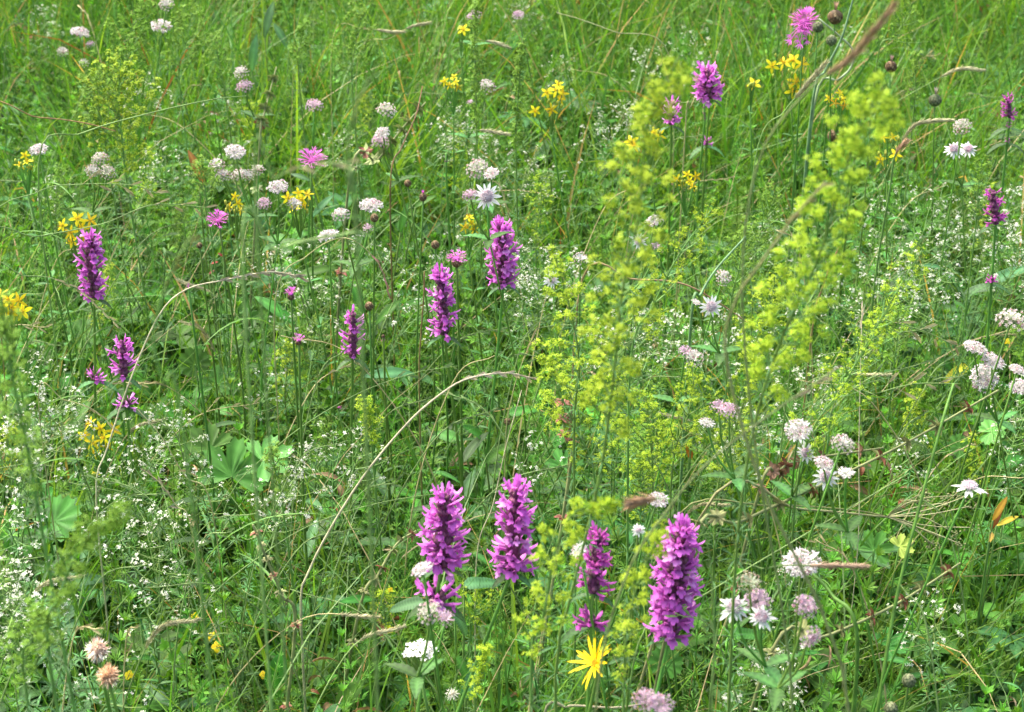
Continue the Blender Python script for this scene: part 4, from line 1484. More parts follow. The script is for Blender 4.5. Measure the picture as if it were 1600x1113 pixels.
# ------------------------------------------------------------------ bedstraws
def panicle(path, t0, nb, blen, fsize, dens, col, colb, petals=4, leafc=(0.06, 0.15, 0.05), r=None, up=0.7, leafl=0.014, cluster=0.004, leafw=0.0014, white=False):
    """returns meshes: stem, whorl leaves, branches, florets"""
    n = len(path)
    T = nrm(np.gradient(path, axis=0))
    st = MB().add(*tube(path, np.linspace(0.0010 if white else 0.0014, 0.0005, n), 5, PALEG))
    br, lv, P, D = MB(), MB(), [], []
    seg = np.concatenate([[0], np.cumsum(np.linalg.norm(np.diff(path, axis=0), axis=1))])
    Lt = seg[-1]

    def pos(t): return np.array([np.interp(t * Lt, seg, path[:, k]) for k in range(3)])

    def tan(t): return nrm(np.array([np.interp(t * Lt, seg, T[:, k]) for k in range(3)]))
    spin = r.uniform(0, 3)
    for i in range(nb):
        t = t0 + (1 - t0) * (i + 0.5) / nb
        u = (t - t0) / (1 - t0)
        c, ax = pos(t), tan(t)
        spin += 1.57
        fr = zframe(ax, spin)
        for sg in (-1, 1):
            if u > 0.97: continue
            bl = blen * (0.35 + 0.9 * math.sin(PI * (0.18 + 0.72 * u))) * (1 - 0.55 * u) * r.uniform(0.7, 1.25)
            d = fr @ np.array([sg * math.cos(up), r.uniform(-0.3, 0.3), math.sin(up)])
            bp = spline([c, c + d * bl * 0.5, c + d * bl + ax * bl * 0.25], 5)
            br.add(*tube(bp, [0.0007, 0.0006, 0.0005, 0.0004, 0.0003], 3, PALEG, cap=False))
            m = max(1 if white else 2, int(bl / (0.024 if white else 0.0095) * min(1, dens + 0.2) + r.random()))
            for k in range(m):
                w = (0.55 if white else 0.3) + (0.45 if white else 0.7) * (k + 1) / m
                idx = w * 4
                i0 = min(3, int(idx))
                q = bp[i0] + (bp[i0 + 1] - bp[i0]) * (idx - i0)
                side = np.array([r.gauss(0, 1) for _ in range(3)]) * cluster * (0.6 if white else 0.5)
                q = q + side
                for z in range(int((r.randint(7, 13) if white else r.randint(8, 14)) * dens)):
                    off = np.array([r.gauss(0, 1) for _ in range(3)]) * cluster * (0.46 if white else 0.38)
                    P.append(q + off + ax * cluster * 0.4)
                    D.append(off / cluster + ax * 0.8 + np.array([0, -0.1, 0.3]))
        if u > 0.8:
            for z in range(int((4 if white else 7) * dens) + 2):
                off = np.array([r.gauss(0, 1) for _ in range(3)]) * cluster * 0.9
                P.append(c + off)
                D.append(off / cluster + ax)
    # whorled leaves down the stem
    nn = max(6, int(Lt / 0.03))
    for i in range(nn):
        t = 0.06 + 0.86 * i / nn
        c, ax = pos(t), tan(t)
        fr = zframe(ax, i * 0.4)
        for k in range(7):
            a = 2 * PI * k / 7
            e = 0.15 + r.uniform(-0.1, 0.3)
            dd = fr @ np.array([math.cos(a) * math.cos(e), math.sin(a) * math.cos(e), math.sin(e)])
            lv.add(*leaf_mesh(leafl * (1.1 - 0.6 * t), leafw * 2, 2, 0, 0.1, 0.5, np.asarray(leafc) * r.uniform(0.8, 1.2)), R=frame(dd), t=c)
    P, D = np.array(P), np.array(D)
    fl = MB()
    isb = rng.random(len(P)) < 0.45
    cc = np.where(isb[:, None], np.asarray(colb), np.asarray(col))
    a = ~isb
    fl.add(*stars(P[a], D[a], fsize * rng.uniform(0.8, 1.15, a.sum()), petals, cc[a], 0.2, 0.42, np.asarray(col) * 0.85))
    fl.add(*beads(P[isb], fsize * 0.42, cc[isb]))
    return st, lv, br, fl


GV = np.array((0.38, 0.52, 0.024))
GVB = np.array((0.23, 0.41, 0.02))
GVG = np.array((0.20, 0.37, 0.035))


def yellow_bedstraw(label, pix, y, blen=0.035, nb=18, fsize=0.0021, dens=1.0, green=False, t0=None, ytop=None, seed=0, cluster=0.0045, foot=(0, 0.05), npan=None):
    r = random.Random(seed + 2000)
    ytop = y if ytop is None else ytop
    n = len(pix)
    pts = [at_y(px, py, ytop + (y - ytop) * i / max(1, n - 1)) for i, (px, py) in enumerate(pix)][::-1]
    low = pts[0]
    B = ground_pt(low, *foot)
    if low[2] < 0.03: B = low.copy()
    ctrl = [B] + ([B * 0.5 + low * 0.5 + np.array([0.005, 0, 0])] if low[2] > 0.2 else []) + pts
    path = spline(ctrl, 26)
    root = thing('yellow_bedstraw', uniq(label), 'bedstraw', tuple(B), 'yellow bedstraw sprays')
    L1 = np.linalg.norm(np.diff(np.array(pts if npan is None else pts[-npan:]), axis=0), axis=1).sum()
    Lt = np.linalg.norm(np.diff(path, axis=0), axis=1).sum()
    dens, blen = dens * 1.05, blen * 0.88
    if t0 is None: t0 = max(0.2, 1 - L1 / Lt * 0.97)
    col = GV if not green else GVG
    st, lv, br, fl = panicle(path, t0, nb, blen, fsize, dens, col, GVB if not green else GVG * 0.8, 4, (0.06, 0.14, 0.045), r, 0.75, 0.018, cluster, 0.0006)
    part('stem', st, M_STEM, root, B)
    part('needle_leaves', lv, M_LEAF, root, B, stuff=True)
    part('side_branches', br, M_STEM, root, B, stuff=True)
    part('florets', fl, M_PETAL, root, B, stuff=True)
    return root


YB = yellow_bedstraw
YB('tallest blurred yellow bedstraw spray right of centre, tip near the top', [(1062, 88), (1012, 190), (1000, 330), (975, 440), (962, 560), (945, 700), (925, 800), (893, 930), (868, 1060)], 1.12, 0.029, 24, 0.0026, 1.3, ytop=0.98, seed=1, cluster=0.0055, npan=6)
YB('thick blurred yellow bedstraw spray at upper right', [(1385, 130), (1345, 200), (1310, 300), (1280, 400), (1225, 520), (1185, 640), (1162, 760), (1148, 900), (1140, 1080)], 1.12, 0.030, 24, 0.0026, 1.4, ytop=0.95, seed=2, cluster=0.0055, npan=6)
YB('yellow bedstraw spray crossing white bedstraw just right of centre', [(868, 405), (890, 480), (905, 570), (897, 680)], 1.45, 0.032, 14, 0.0024, 1.1, seed=3, ytop=1.3)
YB('slanting yellow bedstraw spray before the white froth at right', [(1440, 392), (1370, 510), (1320, 600), (1250, 730)], 1.42, 0.034, 18, 0.0022, 0.9, seed=4)
YB('blurred yellow green spray curling over the ragged betony', [(965, 785), (900, 800), (868, 860), (850, 960), (830, 1050)], 1.02, 0.020, 12, 0.0024, 1.0, seed=5, ytop=0.96, cluster=0.005)
YB('second blurred yellow green spray between ragged and largest betony', [(1035, 835), (1010, 880), (985, 960), (975, 1080)], 1.05, 0.022, 12, 0.0024, 0.9, seed=6, ytop=1.0, cluster=0.005)
YB('blurred green bedstraw spray arching up from the bottom left', [(195, 795), (130, 850), (95, 930), (78, 1040)], 0.98, 0.010, 13, 0.0024, 1.0, green=True, seed=7, ytop=0.93, cluster=0.005)
YB('blurred green bedstraw spray along the left edge', [(2, 470), (14, 560), (38, 680), (60, 800)], 1.02, 0.014, 16, 0.0022, 0.7, green=True, seed=8, ytop=0.97)
YB('yellow spray left of the largest sprays, leaning left at centre', [(850, 540), (868, 600), (905, 680), (930, 760)], 1.48, 0.034, 14, 0.0023, 1.1, seed=9)
YB('yellow spray at the middle right edge of the tall blurred one', [(1110, 330), (1060, 400), (1020, 480), (985, 570)], 1.5, 0.036, 12, 0.0023, 0.9, seed=10)
YB('dense yellow bedstraw right of centre over dusty pink heads', [(1180, 560), (1165, 620), (1140, 700), (1120, 780)], 1.55, 0.036, 16, 0.0021, 1.1, seed=11)
YB('fine yellow bedstraw below the white froth right of centre', [(1085, 590), (1075, 650), (1050, 740)], 1.5, 0.030, 14, 0.002, 0.9, seed=12)
YB('fine yellow bedstraw low at centre right beside the brown leaf', [(1010, 620), (1015, 680), (1020, 760)], 1.5, 0.026, 12, 0.002, 0.9, seed=13)
YB('upright yellow bedstraw below the right blurred spray', [(1215, 430), (1195, 500), (1175, 580)], 1.6, 0.034, 14, 0.0021, 1.0, seed=14)
YB('green yellow bedstraw in front of the round white masterwort', [(1168, 360), (1155, 420), (1140, 500)], 1.75, 0.03, 14, 0.0022, 0.8, seed=15, green=True)
YB('pale green yellow bedstraw sprig left of the right blurred spray', [(1215, 300), (1195, 350), (1180, 410)], 1.9, 0.036, 12, 0.0022, 0.8, seed=16, green=True)
YB('wide yellow green bedstraw above the clump of blush masterwort', [(188, 95), (186, 150), (190, 210), (200, 300)], 2.2, 0.065, 18, 0.0028, 1.2, seed=17)
YB('lime bedstraw spray left of the wide yellow green one', [(150, 120), (155, 170), (165, 230)], 2.2, 0.05, 12, 0.0026, 1.0, seed=71, green=True)
YB('lime bedstraw spray above the small cream top masterwort', [(300, 20), (290, 70), (280, 130)], 2.5, 0.05, 12, 0.0027, 1.0, seed=72, green=True)
YB('lime bedstraw spray at the top between thin grasses', [(560, 20), (556, 70), (550, 130)], 2.5, 0.04, 12, 0.0027, 1.0, seed=73, green=True)
YB('green bedstraw leaning left from the top at upper left', [(225, 10), (205, 50), (192, 110), (180, 160)], 2.4, 0.055, 16, 0.0028, 1.2, seed=18, green=True)
YB('slim green bedstraw spike near the top left of centre', [(476, 38), (470, 70), (466, 110)], 2.5, 0.02, 10, 0.0026, 0.9, seed=19, green=True)
YB('tall slim green spike at the top centre', [(742, 0), (742, 60), (744, 140), (745, 210)], 2.3, 0.012, 22, 0.0026, 1.0, seed=20, green=True)
YB('second tall slim green spike right of the top centre one', [(816, 62), (812, 120), (808, 180), (806, 240)], 2.2, 0.010, 20, 0.0025, 1.0, seed=21, green=True)
YB('green bedstraw sprig slanting beside the purple brown grass head', [(1425, 22), (1395, 60), (1370, 100)], 2.3, 0.04, 10, 0.0026, 0.7, seed=22, green=True)
YB('green bedstraw spikes left of the curved dry ear', [(1432, 90), (1430, 130), (1428, 170)], 2.4, 0.02, 10, 0.0026, 0.8, seed=23, green=True)
YB('short yellow bedstraw sprig by the bottom edge left of the daisy', [(758, 1015), (750, 1050), (742, 1100)], 1.22, 0.010, 8, 0.0022, 0.7, seed=24)
YB('small yellow green sprig left of centre in needle foliage', [(573, 632), (580, 670), (582, 710)], 1.6, 0.012, 12, 0.0021, 0.9, seed=25)
YB('small yellow green sprig at lower centre left', [(424, 700), (430, 735), (440, 780)], 1.55, 0.012, 10, 0.0021, 0.8, seed=26, green=True)
YB('yellow bedstraw low behind the pair of bottom betonies', [(748, 935), (742, 960), (735, 985)], 1.5, 0.03, 8, 0.0018, 0.8, seed=27)
YB('tiny yellow bedstraw low left of the bottom betony whorl', [(597, 930), (600, 955), (603, 990)], 1.5, 0.02, 8, 0.0018, 0.8, seed=28)
YB('green bedstraw spike above the left pink knapweed', [(335, 60), (345, 110), (355, 170)], 2.4, 0.03, 12, 0.0025, 0.6, seed=29, green=True)
YB('pale green sprig among the masterwort group at upper left', [(310, 255), (320, 290), (325, 330)], 2.0, 0.03, 10, 0.0023, 0.7, seed=30, green=True)
YB('yellow green spray left of the slanting yellow one', [(1395, 470), (1345, 560), (1300, 640)], 1.55, 0.022, 12, 0.0021, 0.8, seed=31)
YB('green bedstraw with yellow tips at the far right', [(1535, 250), (1528, 300), (1525, 350)], 2.0, 0.02, 10, 0.0023, 0.8, seed=32, green=True)
YB('blurred green spray at the bottom left edge', [(60, 960), (50, 1000), (40, 1080)], 1.0, 0.02, 9, 0.0024, 0.9, seed=33, green=True)
for k in range(34):
    px = random.choice([random.uniform(880, 1240), random.uniform(0, 700), random.uniform(0, 1600)])
    py = random.uniform(560, 760) if px < 1240 and px > 880 else random.uniform(40, 700)
    yy = at_z(px, py, random.uniform(0.28, 0.4))[1]
    YB(where(px, py, 'slender {}pale yellow green bedstraw sprig'), [(px, py), (px + random.uniform(-8, 8), py + 40), (px + random.uniform(-14, 14), py + 100)], yy,
       random.uniform(0.014, 0.03), 11, 0.0021, 0.7, seed=40 + k, green=(k % 2 == 0))

# white bedstraw: eight grown once, then copied
WHITE, WHITEB = np.array((0.78, 0.80, 0.64)), np.array((0.48, 0.58, 0.30))


def white_proto(seed, H, blen, nb, dens, label, loc):
    r = random.Random(seed + 4000)
    a = r.uniform(0, 6.28)
    path = spline([(0, 0, 0), (0.02 * math.cos(a), 0.02 * math.sin(a), H * 0.4), (0.05 * math.cos(a), 0.05 * math.sin(a), H * 0.75), (0.10 * math.cos(a), 0.10 * math.sin(a), H)], 18)
    root = thing('white_bedstraw', label, 'bedstraw', loc, 'frothy white bedstraw sprays')
    st, lv, br, fl = panicle(path, 0.80, nb, blen, 0.0020, dens, WHITE, WHITEB, 4, (0.07, 0.17, 0.045), r, 0.5, 0.016, 0.0048, 0.0012, white=True)
    o = (0, 0, 0)
    part('stem', st, M_STEM, root, o)
    part('whorl_leaves', lv, M_LEAF, root, o, stuff=True)
    part('side_branches', br, M_STEM, root, o, stuff=True)
    part('florets', fl, M_PETAL, root, o, stuff=True)
    top = path[int(0.90 * 17)]
    return root, top


WB = [(90, 600, .9), (75, 625, .9), (60, 665, 1.1), (35, 712, 1), (22, 745, .9), (70, 700, 1), (180, 742, 1), (160, 720, .9), (205, 760, .9), (285, 692, 1), (310, 685, .9), (250, 700, .9), (235, 712, .8),
      (298, 788, 1), (315, 772, .9), (260, 855, 1), (300, 865, .9), (240, 880, .9), (178, 832, .9), (195, 880, .8), (48, 925, 1), (20, 965, 1.1), (60, 945, 1), (15, 1000, 1.2), (40, 985, 1), (12, 1045, 1),
      (10, 930, 1.1), (30, 950, 1.1), (5, 985, 1.1), (25, 1020, 1.1), (55, 965, 1), (8, 900, .9), (440, 778, .9), (425, 800, .9), (555, 722, 1), (520, 740, .8), (845, 718, .8), (520, 430, 1), (540, 415, .9), (430, 445, .8), (455, 418, 1), (590, 430, .8), (500, 500, .7), (440, 520, .7),
      (695, 210, 1), (715, 200, 1), (740, 235, 1), (770, 245, .9), (680, 235, .9), (820, 285, .8), (845, 300, .7), (925, 220, .9), (940, 235, .9), (965, 205, .8), (990, 195, .8), (875, 120, .6), (1085, 90, .9), (1080, 105, .8),
      (70, 35, .7), (60, 55, .7), (240, 160, .6), (345, 185, .7), (255, 290, .8), (265, 270, .7), (90, 305, .6), (1020, 530, 1.1), (1045, 545, 1.1), (1000, 555, 1), (1080, 540, 1.1), (1100, 565, 1), (960, 560, .8),
      (820, 465, 1), (840, 480, 1), (810, 500, .9), (850, 440, .9), (835, 420, .9), (800, 440, .8), (1450, 350, 1), (1480, 365, 1.1), (1505, 345, 1), (1540, 360, 1), (1570, 345, 1), (1590, 380, .9), (1500, 395, 1.1),
      (1470, 410, 1.1), (1440, 420, 1), (1415, 445, 1), (1455, 455, 1.1), (1490, 450, 1), (1430, 490, 1), (1465, 500, 1), (1385, 430, .9), (1400, 510, .9), (1335, 455, .8), (1325, 495, .8), (1580, 430, 1), (1545, 420, 1),
      (1595, 330, 1), (1290, 440, .7), (1240, 640, .8), (1260, 620, .8), (1285, 610, .7), (1150, 670, .8), (1165, 700, .7), (1120, 690, .7), (1460, 975, .7), (1440, 990, .7), (1205, 1075, .8), (1225, 1085, .7),
      (1215, 950, .8), (1575, 440, .9), (1350, 530, .7), (1590, 740, .7), (1590, 640, .8), (1580, 700, .6), (1420, 720, .6), (620, 245, .6), (540, 250, .5), (1410, 330, .8), (1380, 350, .7), (1240, 370, .7), (1200, 395, .7),
      (700, 400, .6), (670, 440, .6), (1010, 110, .5), (310, 960, .7), (230, 960, .7), (260, 1035, .6), (170, 1090, .7), (10, 820, .8), (410, 620, .5), (495, 745, .8), (1180, 560, .7), (380, 250, .5), (1330, 70, .6), (820, 30, .6), (800, 20, .6), (905, 440, .7), (780, 330, .6), (640, 500, .6), (1575, 500, .8), (1210, 480, .6), (330, 700, .8), (1130, 520, .8)]
PROT = []
WB = [w for i, w in enumerate(WB) if i < 7 or not ((w[0] < 340 and w[1] > 560 and i % 3 == 1) or (w[0] > 1370 and 320 < w[1] < 530 and i % 4 == 0))]
for i, (px, py, s) in enumerate(WB):
    h = 0.36 if s > 0.75 else 0.30
    if i < 7:
        root, top = white_proto(i, 0.36 + 0.02 * (i % 3), 0.030 + 0.006 * (i % 3), 6 + i % 3, (0.7, 0.5, 0.85)[i % 3], '', (0, 0, 0))
        PROT.append((root, top))
    src, top = PROT[i % 7]
    P = at_z(px, py, top[2] * (0.75 + 0.25 * s))
    rz = random.uniform(0, 6.28) if i >= 7 else 0.0
    sc = 0.75 + 0.25 * s
    off = Matrix.Rotation(rz, 3, 'Z') @ Vector(top) * sc
    loc = (P[0] - off[0], P[1] - off[1], P[2] - off[2])
    lab = where(px, py, 'frothy {}white bedstraw spray')
    if i < 7:
        src.location = loc
        src.scale = (sc, sc, sc)
        src['label'] = lab
    else:
        copy_tree(src, loc, rz, sc, lab, 'frothy white bedstraw sprays')


# ------------------------------------------------------------------ grass stems with ears
def ear(path, kind, r, ln, w, col):
    """seed head over the last ln metres of a path"""
    seg = np.concatenate([[0], np.cumsum(np.linalg.norm(np.diff(path, axis=0), axis=1))])
    T = nrm(np.gradient(path, axis=0))
    Lt = seg[-1]

    def at(s): return np.array([np.interp(s, seg, path[:, k]) for k in range(3)])

    def tn(s): return nrm(np.array([np.interp(s, seg, T[:, k]) for k in range(3)]))
    mb = MB()
    col = np.asarray(col)
    if kind == 'dense':
        n = int(ln / 0.0012)
        for i in range(n):
            s = Lt - ln + ln * i / n
            u = i / n
            c, ax = at(s), tn(s)
            wd = w * (0.45 + 0.65 * math.sin(PI * (0.1 + 0.85 * u)) ** 0.6)
            for k in range(4):
                a = i * 0.9 + k * 1.57
                fr = zframe(ax, a)
                d = fr @ np.array([r.uniform(0.35, 0.8), 0, 0.9])
                cc = (col * 0.8 + GREEN * 0.25) * r.uniform(0.6, 1.35)
                mb.add(*leaf_mesh(wd * r.uniform(0.9, 1.7), wd * 0.26, 2, 0, 0.4, -0.3, cc), R=frame(d, ax), t=c + fr @ np.array([wd * 0.12, 0, 0]))
    else:
        n = max(5, int(ln / (0.006 if kind == 'tight' else 0.011)))
        for i in range(n):
            s = Lt - ln + ln * i / (n - 0.5)
            c, ax = at(s), tn(s)
            sg = 1 if i % 2 else -1
            fr = zframe(ax, r.uniform(-0.4, 0.4))
            open_ = 0.25 if kind == 'tight' else r.uniform(0.3, 0.8)
            d = nrm(fr @ np.array([sg * math.sin(open_), r.uniform(-0.2, 0.2), math.cos(open_)]) + np.array([0, 0, -0.15]))
            pl = 0.0 if kind == 'tight' else r.uniform(0.003, 0.012) * (1 - i / n)
            if pl: mb.add(*tube([c, c + d * pl], 0.0003, 3, col * 0.9))
            c = c + d * pl
            l = w * r.uniform(0.8, 1.15)
            for q in range(4):
                cc = col * r.uniform(0.75, 1.25)
                dd = nrm(d + fr @ np.array([(0.16 if q % 2 else -0.16), 0.05 * q, 0.1]))
                mb.add(*leaf_mesh(l * 0.62, l * 0.15, 3, 0, 0.6, 0.15, cc, cc * 0.7, 'lance'), R=frame(dd, (0.2, -1, 0.4)), t=c + d * l * 0.16 * q)
    return mb


def culm(label, pix, y0, y1=None, rad=0.0009, col=STRAW, head='loose', hl=0.06, hw=0.011, hcol=None, seed=0, ground=True, cat='grass stem', name='grass_stem', foot=None, leaf=True, dy=0.03):
    """pix from the lowest to the tip; y0 depth at the low end, y1 at the tip"""
    r = random.Random(seed + 7000)
    y1 = y0 if y1 is None else y1
    n = len(pix)
    pts = [at_y(px, py, y0 + (y1 - y0) * i / (n - 1)) for i, (px, py) in enumerate(pix)]
    low = pts[0]
    if ground and low[2] > 0.03:
        d = low - pts[1]
        B = ground_pt(low, float(np.clip(d[0] * 0.6, -0.2, 0.2)) if foot is None else foot, dy)
        ctrl = [B, (B + low) / 2 + np.array([(low - B)[0] * 0.12, 0, 0.0])] + pts
    else:
        B = low.copy()
        ctrl = pts
    path = spline(ctrl, 34)
    root = thing(name, uniq(label), cat, tuple(B), 'long grass stems arching over the meadow')
    col = np.asarray(col)
    part('stalk', MB().add(*tube(path, np.linspace(rad, rad * 0.5, 34), 5, np.linspace(col * 0.5 + GREEN * 0.5, col, 34))), M_STRAW, root, B)
    if head:
        part('ear', ear(path, head, r, hl, hw, col if hcol is None else hcol), M_STRAW, root, B)
    if leaf:
        k = r.randint(5, 12)
        part('leaf', MB().add(*leaf_mesh(r.uniform(0.08, 0.16), 0.003, 8, 0, 0.5, 1.3, (0.10, 0.22, 0.04), None, 'lance'), R=frame((r.uniform(-1, 1), r.uniform(-1, 1), 1.3)), t=path[k]), M_GRASS, root, B)
    return root


GS, GD = np.array((0.22, 0.33, 0.10)), np.array((0.13, 0.24, 0.06))
PB = np.array((0.30, 0.16, 0.12))
BUFF = np.array((0.42, 0.36, 0.23))
SILV = np.array((0.66, 0.56, 0.38))
culm('thick pale straw grass arching from bottom left of centre to the middle', [(470, 950), (482, 895), (520, 820), (575, 735), (640, 658), (690, 615), (730, 592), (790, 583), (834, 592)], 1.42, 1.5, 0.0013, SILV, 'tight', 0.07, 0.010, seed=1, foot=-0.01)
culm('curved straw grass leaning over the short betony with a drooping ear', [(150, 775), (168, 700), (205, 590), (250, 490), (292, 452), (350, 438), (420, 425), (470, 432)], 1.55, 1.7, 0.0010, SILV, 'tight', 0.09, 0.012, BUFF, seed=2, foot=-0.02)
culm('thin green grass rising right past the arching straw grass', [(350, 800), (430, 700), (540, 625), (640, 585), (715, 572)], 1.6, 1.7, 0.0007, GS, 'loose', 0.07, 0.012, seed=3)
culm('long thin green grass crossing low at centre with a straight tip', [(300, 980), (420, 860), (540, 800), (690, 772), (775, 790)], 1.4, 1.55, 0.0007, GS, 'loose', 0.04, 0.01, seed=4)
culm('straw fork of dry grass at the centre', [(790, 690), (800, 620), (815, 570), (832, 528)], 1.7, 1.7, 0.0008, STRAW, 'tight', 0.03, 0.012, seed=5)
culm('thin straight dry stem at centre left of the fork', [(745, 870), (770, 790), (790, 700), (815, 610)], 1.5, 1.5, 0.0007, SILV, None, seed=6)
culm('long pale green stem lying across the upper left', [(60, 255), (130, 208), (230, 178), (330, 156), (385, 150)], 1.9, 2.0, 0.0010, GS * 1.15, None, seed=7)
culm('reddish thin stem lying across the left edge', [(-30, 186), (60, 184), (130, 192), (180, 205)], 2.0, 2.0, 0.0010, (0.36, 0.18, 0.08), None, seed=8)
culm('pale grass with drooping ears at the far left', [(-20, 372), (60, 300), (130, 288), (210, 290), (250, 305)], 1.8, 1.8, 0.0007, GS, 'loose', 0.08, 0.012, STRAW, seed=9)
culm('green grass stem crossing below the left yellow cluster', [(-20, 390), (60, 370), (160, 350), (240, 320), (330, 325)], 1.7, 1.8, 0.0008, GS, 'loose', 0.06, 0.012, STRAW, seed=10)
culm('drooping dry ear left of the leftmost tall betony', [(-30, 440), (40, 432), (80, 435), (125, 455), (180, 505)], 1.6, 1.6, 0.0007, GS, 'tight', 0.07, 0.010, STRAW, seed=11)
culm('dry seed ear above the dark gap at left of centre', [(430, 470), (480, 400), (540, 372), (590, 410), (608, 462)], 1.8, 1.8, 0.0008, STRAW, 'tight', 0.05, 0.010, PB * 1.3, seed=12, ground=True)
culm('brown red arching stem passing two small white masterworts', [(910, 436), (990, 437), (1060, 442), (1110, 465), (1180, 512)], 1.75, 1.75, 0.0014, (0.36, 0.20, 0.12), None, seed=13, leaf=False)
culm('blurred thick tan grass crossing the right blurred spray', [(1330, 1120), (1190, 760), (1135, 560), (1150, 470), (1190, 410), (1240, 340), (1290, 285)], 0.92, 0.85, 0.0011, (0.34, 0.32, 0.14), 'tight', 0.05, 0.008, seed=14, leaf=False)
culm('blurred olive grass stem crossing the right lower half', [(930, 1120), (975, 910), (1045, 795), (1110, 720), (1200, 650), (1305, 578)], 0.92, 0.88, 0.0009, (0.26, 0.30, 0.12), 'tight', 0.03, 0.008, TAN, seed=15, leaf=False)
culm('blurred purple brown grass ear at the top right', [(1240, 1120), (1180, 700), (1160, 430), (1190, 240), (1270, 135), (1330, 90), (1400, 5)], 1.0, 0.95, 0.0009, (0.26, 0.30, 0.12), 'dense', 0.055, 0.0045, PB * 1.15, seed=16, leaf=False)
culm('curved buff grass ear at upper right', [(1340, 200), (1400, 160), (1468, 122), (1500, 108), (1537, 110)], 2.3, 2.3, 0.0008, GS, 'dense', 0.055, 0.005, BUFF, seed=17)
culm('long curved buff grass ear ending at the cream ball masterwort', [(1370, 330), (1400, 240), (1425, 200), (1450, 190), (1490, 188)], 2.1, 2.1, 0.0008, GS, 'dense', 0.07, 0.005, BUFF, seed=18)
culm('pale tan grass ear slanting below the large thistle head', [(1180, 250), (1225, 175), (1250, 145), (1292, 97)], 1.9, 1.9, 0.0008, GS, 'dense', 0.05, 0.006, BUFF, seed=19)
culm('small pink brown ear under the long curved buff ear', [(1370, 420), (1390, 300), (1398, 245), (1417, 220)], 2.0, 2.0, 0.0018, GD, 'dense', 0.02, 0.006, PB * 1.5, seed=20)
culm('reddish grass ear behind the lower right white masterwort', [(1130, 930), (1200, 888), (1275, 884), (1355, 885)], 1.15, 1.15, 0.0008, GS, 'dense', 0.042, 0.0045, (0.42, 0.24, 0.19), seed=21, leaf=False)
culm('blurred reddish brown ear floating before lower centre', [(1112, 1120), (1112, 900), (1085, 800), (1035, 780), (985, 787)], 0.98, 0.98, 0.0006, GS, 'dense', 0.016, 0.007, (0.32, 0.15, 0.11), seed=22, leaf=False)
culm('dry buff ears lying across the top left of centre', [(520, 60), (570, 46), (610, 50), (632, 50)], 2.6, 2.6, 0.0008, STRAW, 'dense', 0.04, 0.005, BUFF, seed=23)
culm('dry buff ear right of the top left of centre ones', [(560, 90), (610, 60), (640, 43), (672, 36)], 2.6, 2.6, 0.0007, STRAW, 'dense', 0.035, 0.005, BUFF, seed=24)
culm('brown drooping ear left of the round cream masterwort', [(700, 100), (735, 66), (765, 65), (797, 75)], 2.5, 2.5, 0.0007, GS, 'dense', 0.035, 0.005, BUFF * 0.9, seed=25)
culm('brown ear above the large tilted masterwort', [(690, 300), (710, 220), (740, 204), (795, 210)], 2.1, 2.1, 0.0007, GS, 'dense', 0.035, 0.005, BUFF * 0.9, seed=26)
culm('blurred pale grass blades hanging at upper left of centre', [(560, 420), (545, 300), (548, 200), (575, 125)], 0.75, 0.72, 0.0010, GS, 'tight', 0.03, 0.009, GS, seed=27, leaf=False)
culm('blurred tan horizontal grass ear by the bright pink knapweed', [(400, 330), (430, 280), (480, 260), (552, 253)], 0.85, 0.83, 0.0007, GS, 'tight', 0.035, 0.008, (0.5, 0.45, 0.2), seed=28, leaf=False)
culm('blurred pale green blade before the white masterwort at centre', [(380, 420), (430, 390), (500, 372), (565, 362)], 0.9, 0.9, 0.0010, GS * 1.3, 'tight', 0.05, 0.008, GS * 1.5, seed=29, leaf=False)
culm('blurred olive grass stem hanging over the left of centre', [(290, 700), (255, 600), (240, 520), (270, 420), (300, 370)], 0.8, 0.78, 0.0009, GD * 1.3, 'tight', 0.04, 0.008, (0.20, 0.2, 0.06), seed=30, leaf=False)
culm('thin long green stem slanting from right edge across the lower right', [(1060, 805), (1200, 790), (1330, 797), (1400, 812), (1470, 840)], 1.5, 1.55, 0.0011, (0.32, 0.30, 0.12), None, seed=31, leaf=False)
culm('pale creeping thick stem along the bottom right edge', [(1230, 1086), (1330, 1088), (1380, 1100), (1460, 1103), (1640, 1098)], 1.55, 1.6, 0.0022, (0.30, 0.36, 0.14), None, seed=32, leaf=False)
culm('dark green upright stem at right between bedstraws', [(1370, 1120), (1400, 940), (1440, 780), (1475, 650), (1490, 600)], 1.3, 1.45, 0.0022, GREEN * 0.9, None, seed=33, leaf=False)
culm('green thick stem from the right white masterwort downward', [(1340, 1010), (1300, 930), (1268, 895)], 1.2, 1.25, 0.0024, GREEN, None, seed=34, leaf=False)
culm('pale thin straight dry stem right of centre', [(1340, 860), (1342, 700), (1345, 560), (1347, 480)], 1.5, 1.55, 0.0006, SILV, 'tight', 0.02, 0.008, seed=35, leaf=False)
culm('loose pale ears stretching right above the yellow leaf', [(1250, 500), (1330, 485), (1400, 505), (1450, 520), (1500, 545)], 1.6, 1.6, 0.0008, GS, 'loose', 0.07, 0.014, STRAW, seed=36)
culm('pale green drooping ears below the slanting yellow spray', [(1300, 640), (1370, 615), (1430, 600), (1500, 600)], 1.5, 1.5, 0.0008, GS, 'loose', 0.07, 0.012, STRAW, seed=37)
culm('broad grey green blade left of the round white masterwort', [(1080, 500), (1095, 460), (1120, 420), (1165, 370)], 1.6, 1.65, 0.0018, (0.16, 0.28, 0.13), None, seed=38, leaf=False)
culm('long green blade line across the lower middle right', [(1000, 1000), (1100, 930), (1250, 840), (1420, 740)], 1.3, 1.4, 0.0010, GS, None, seed=39)
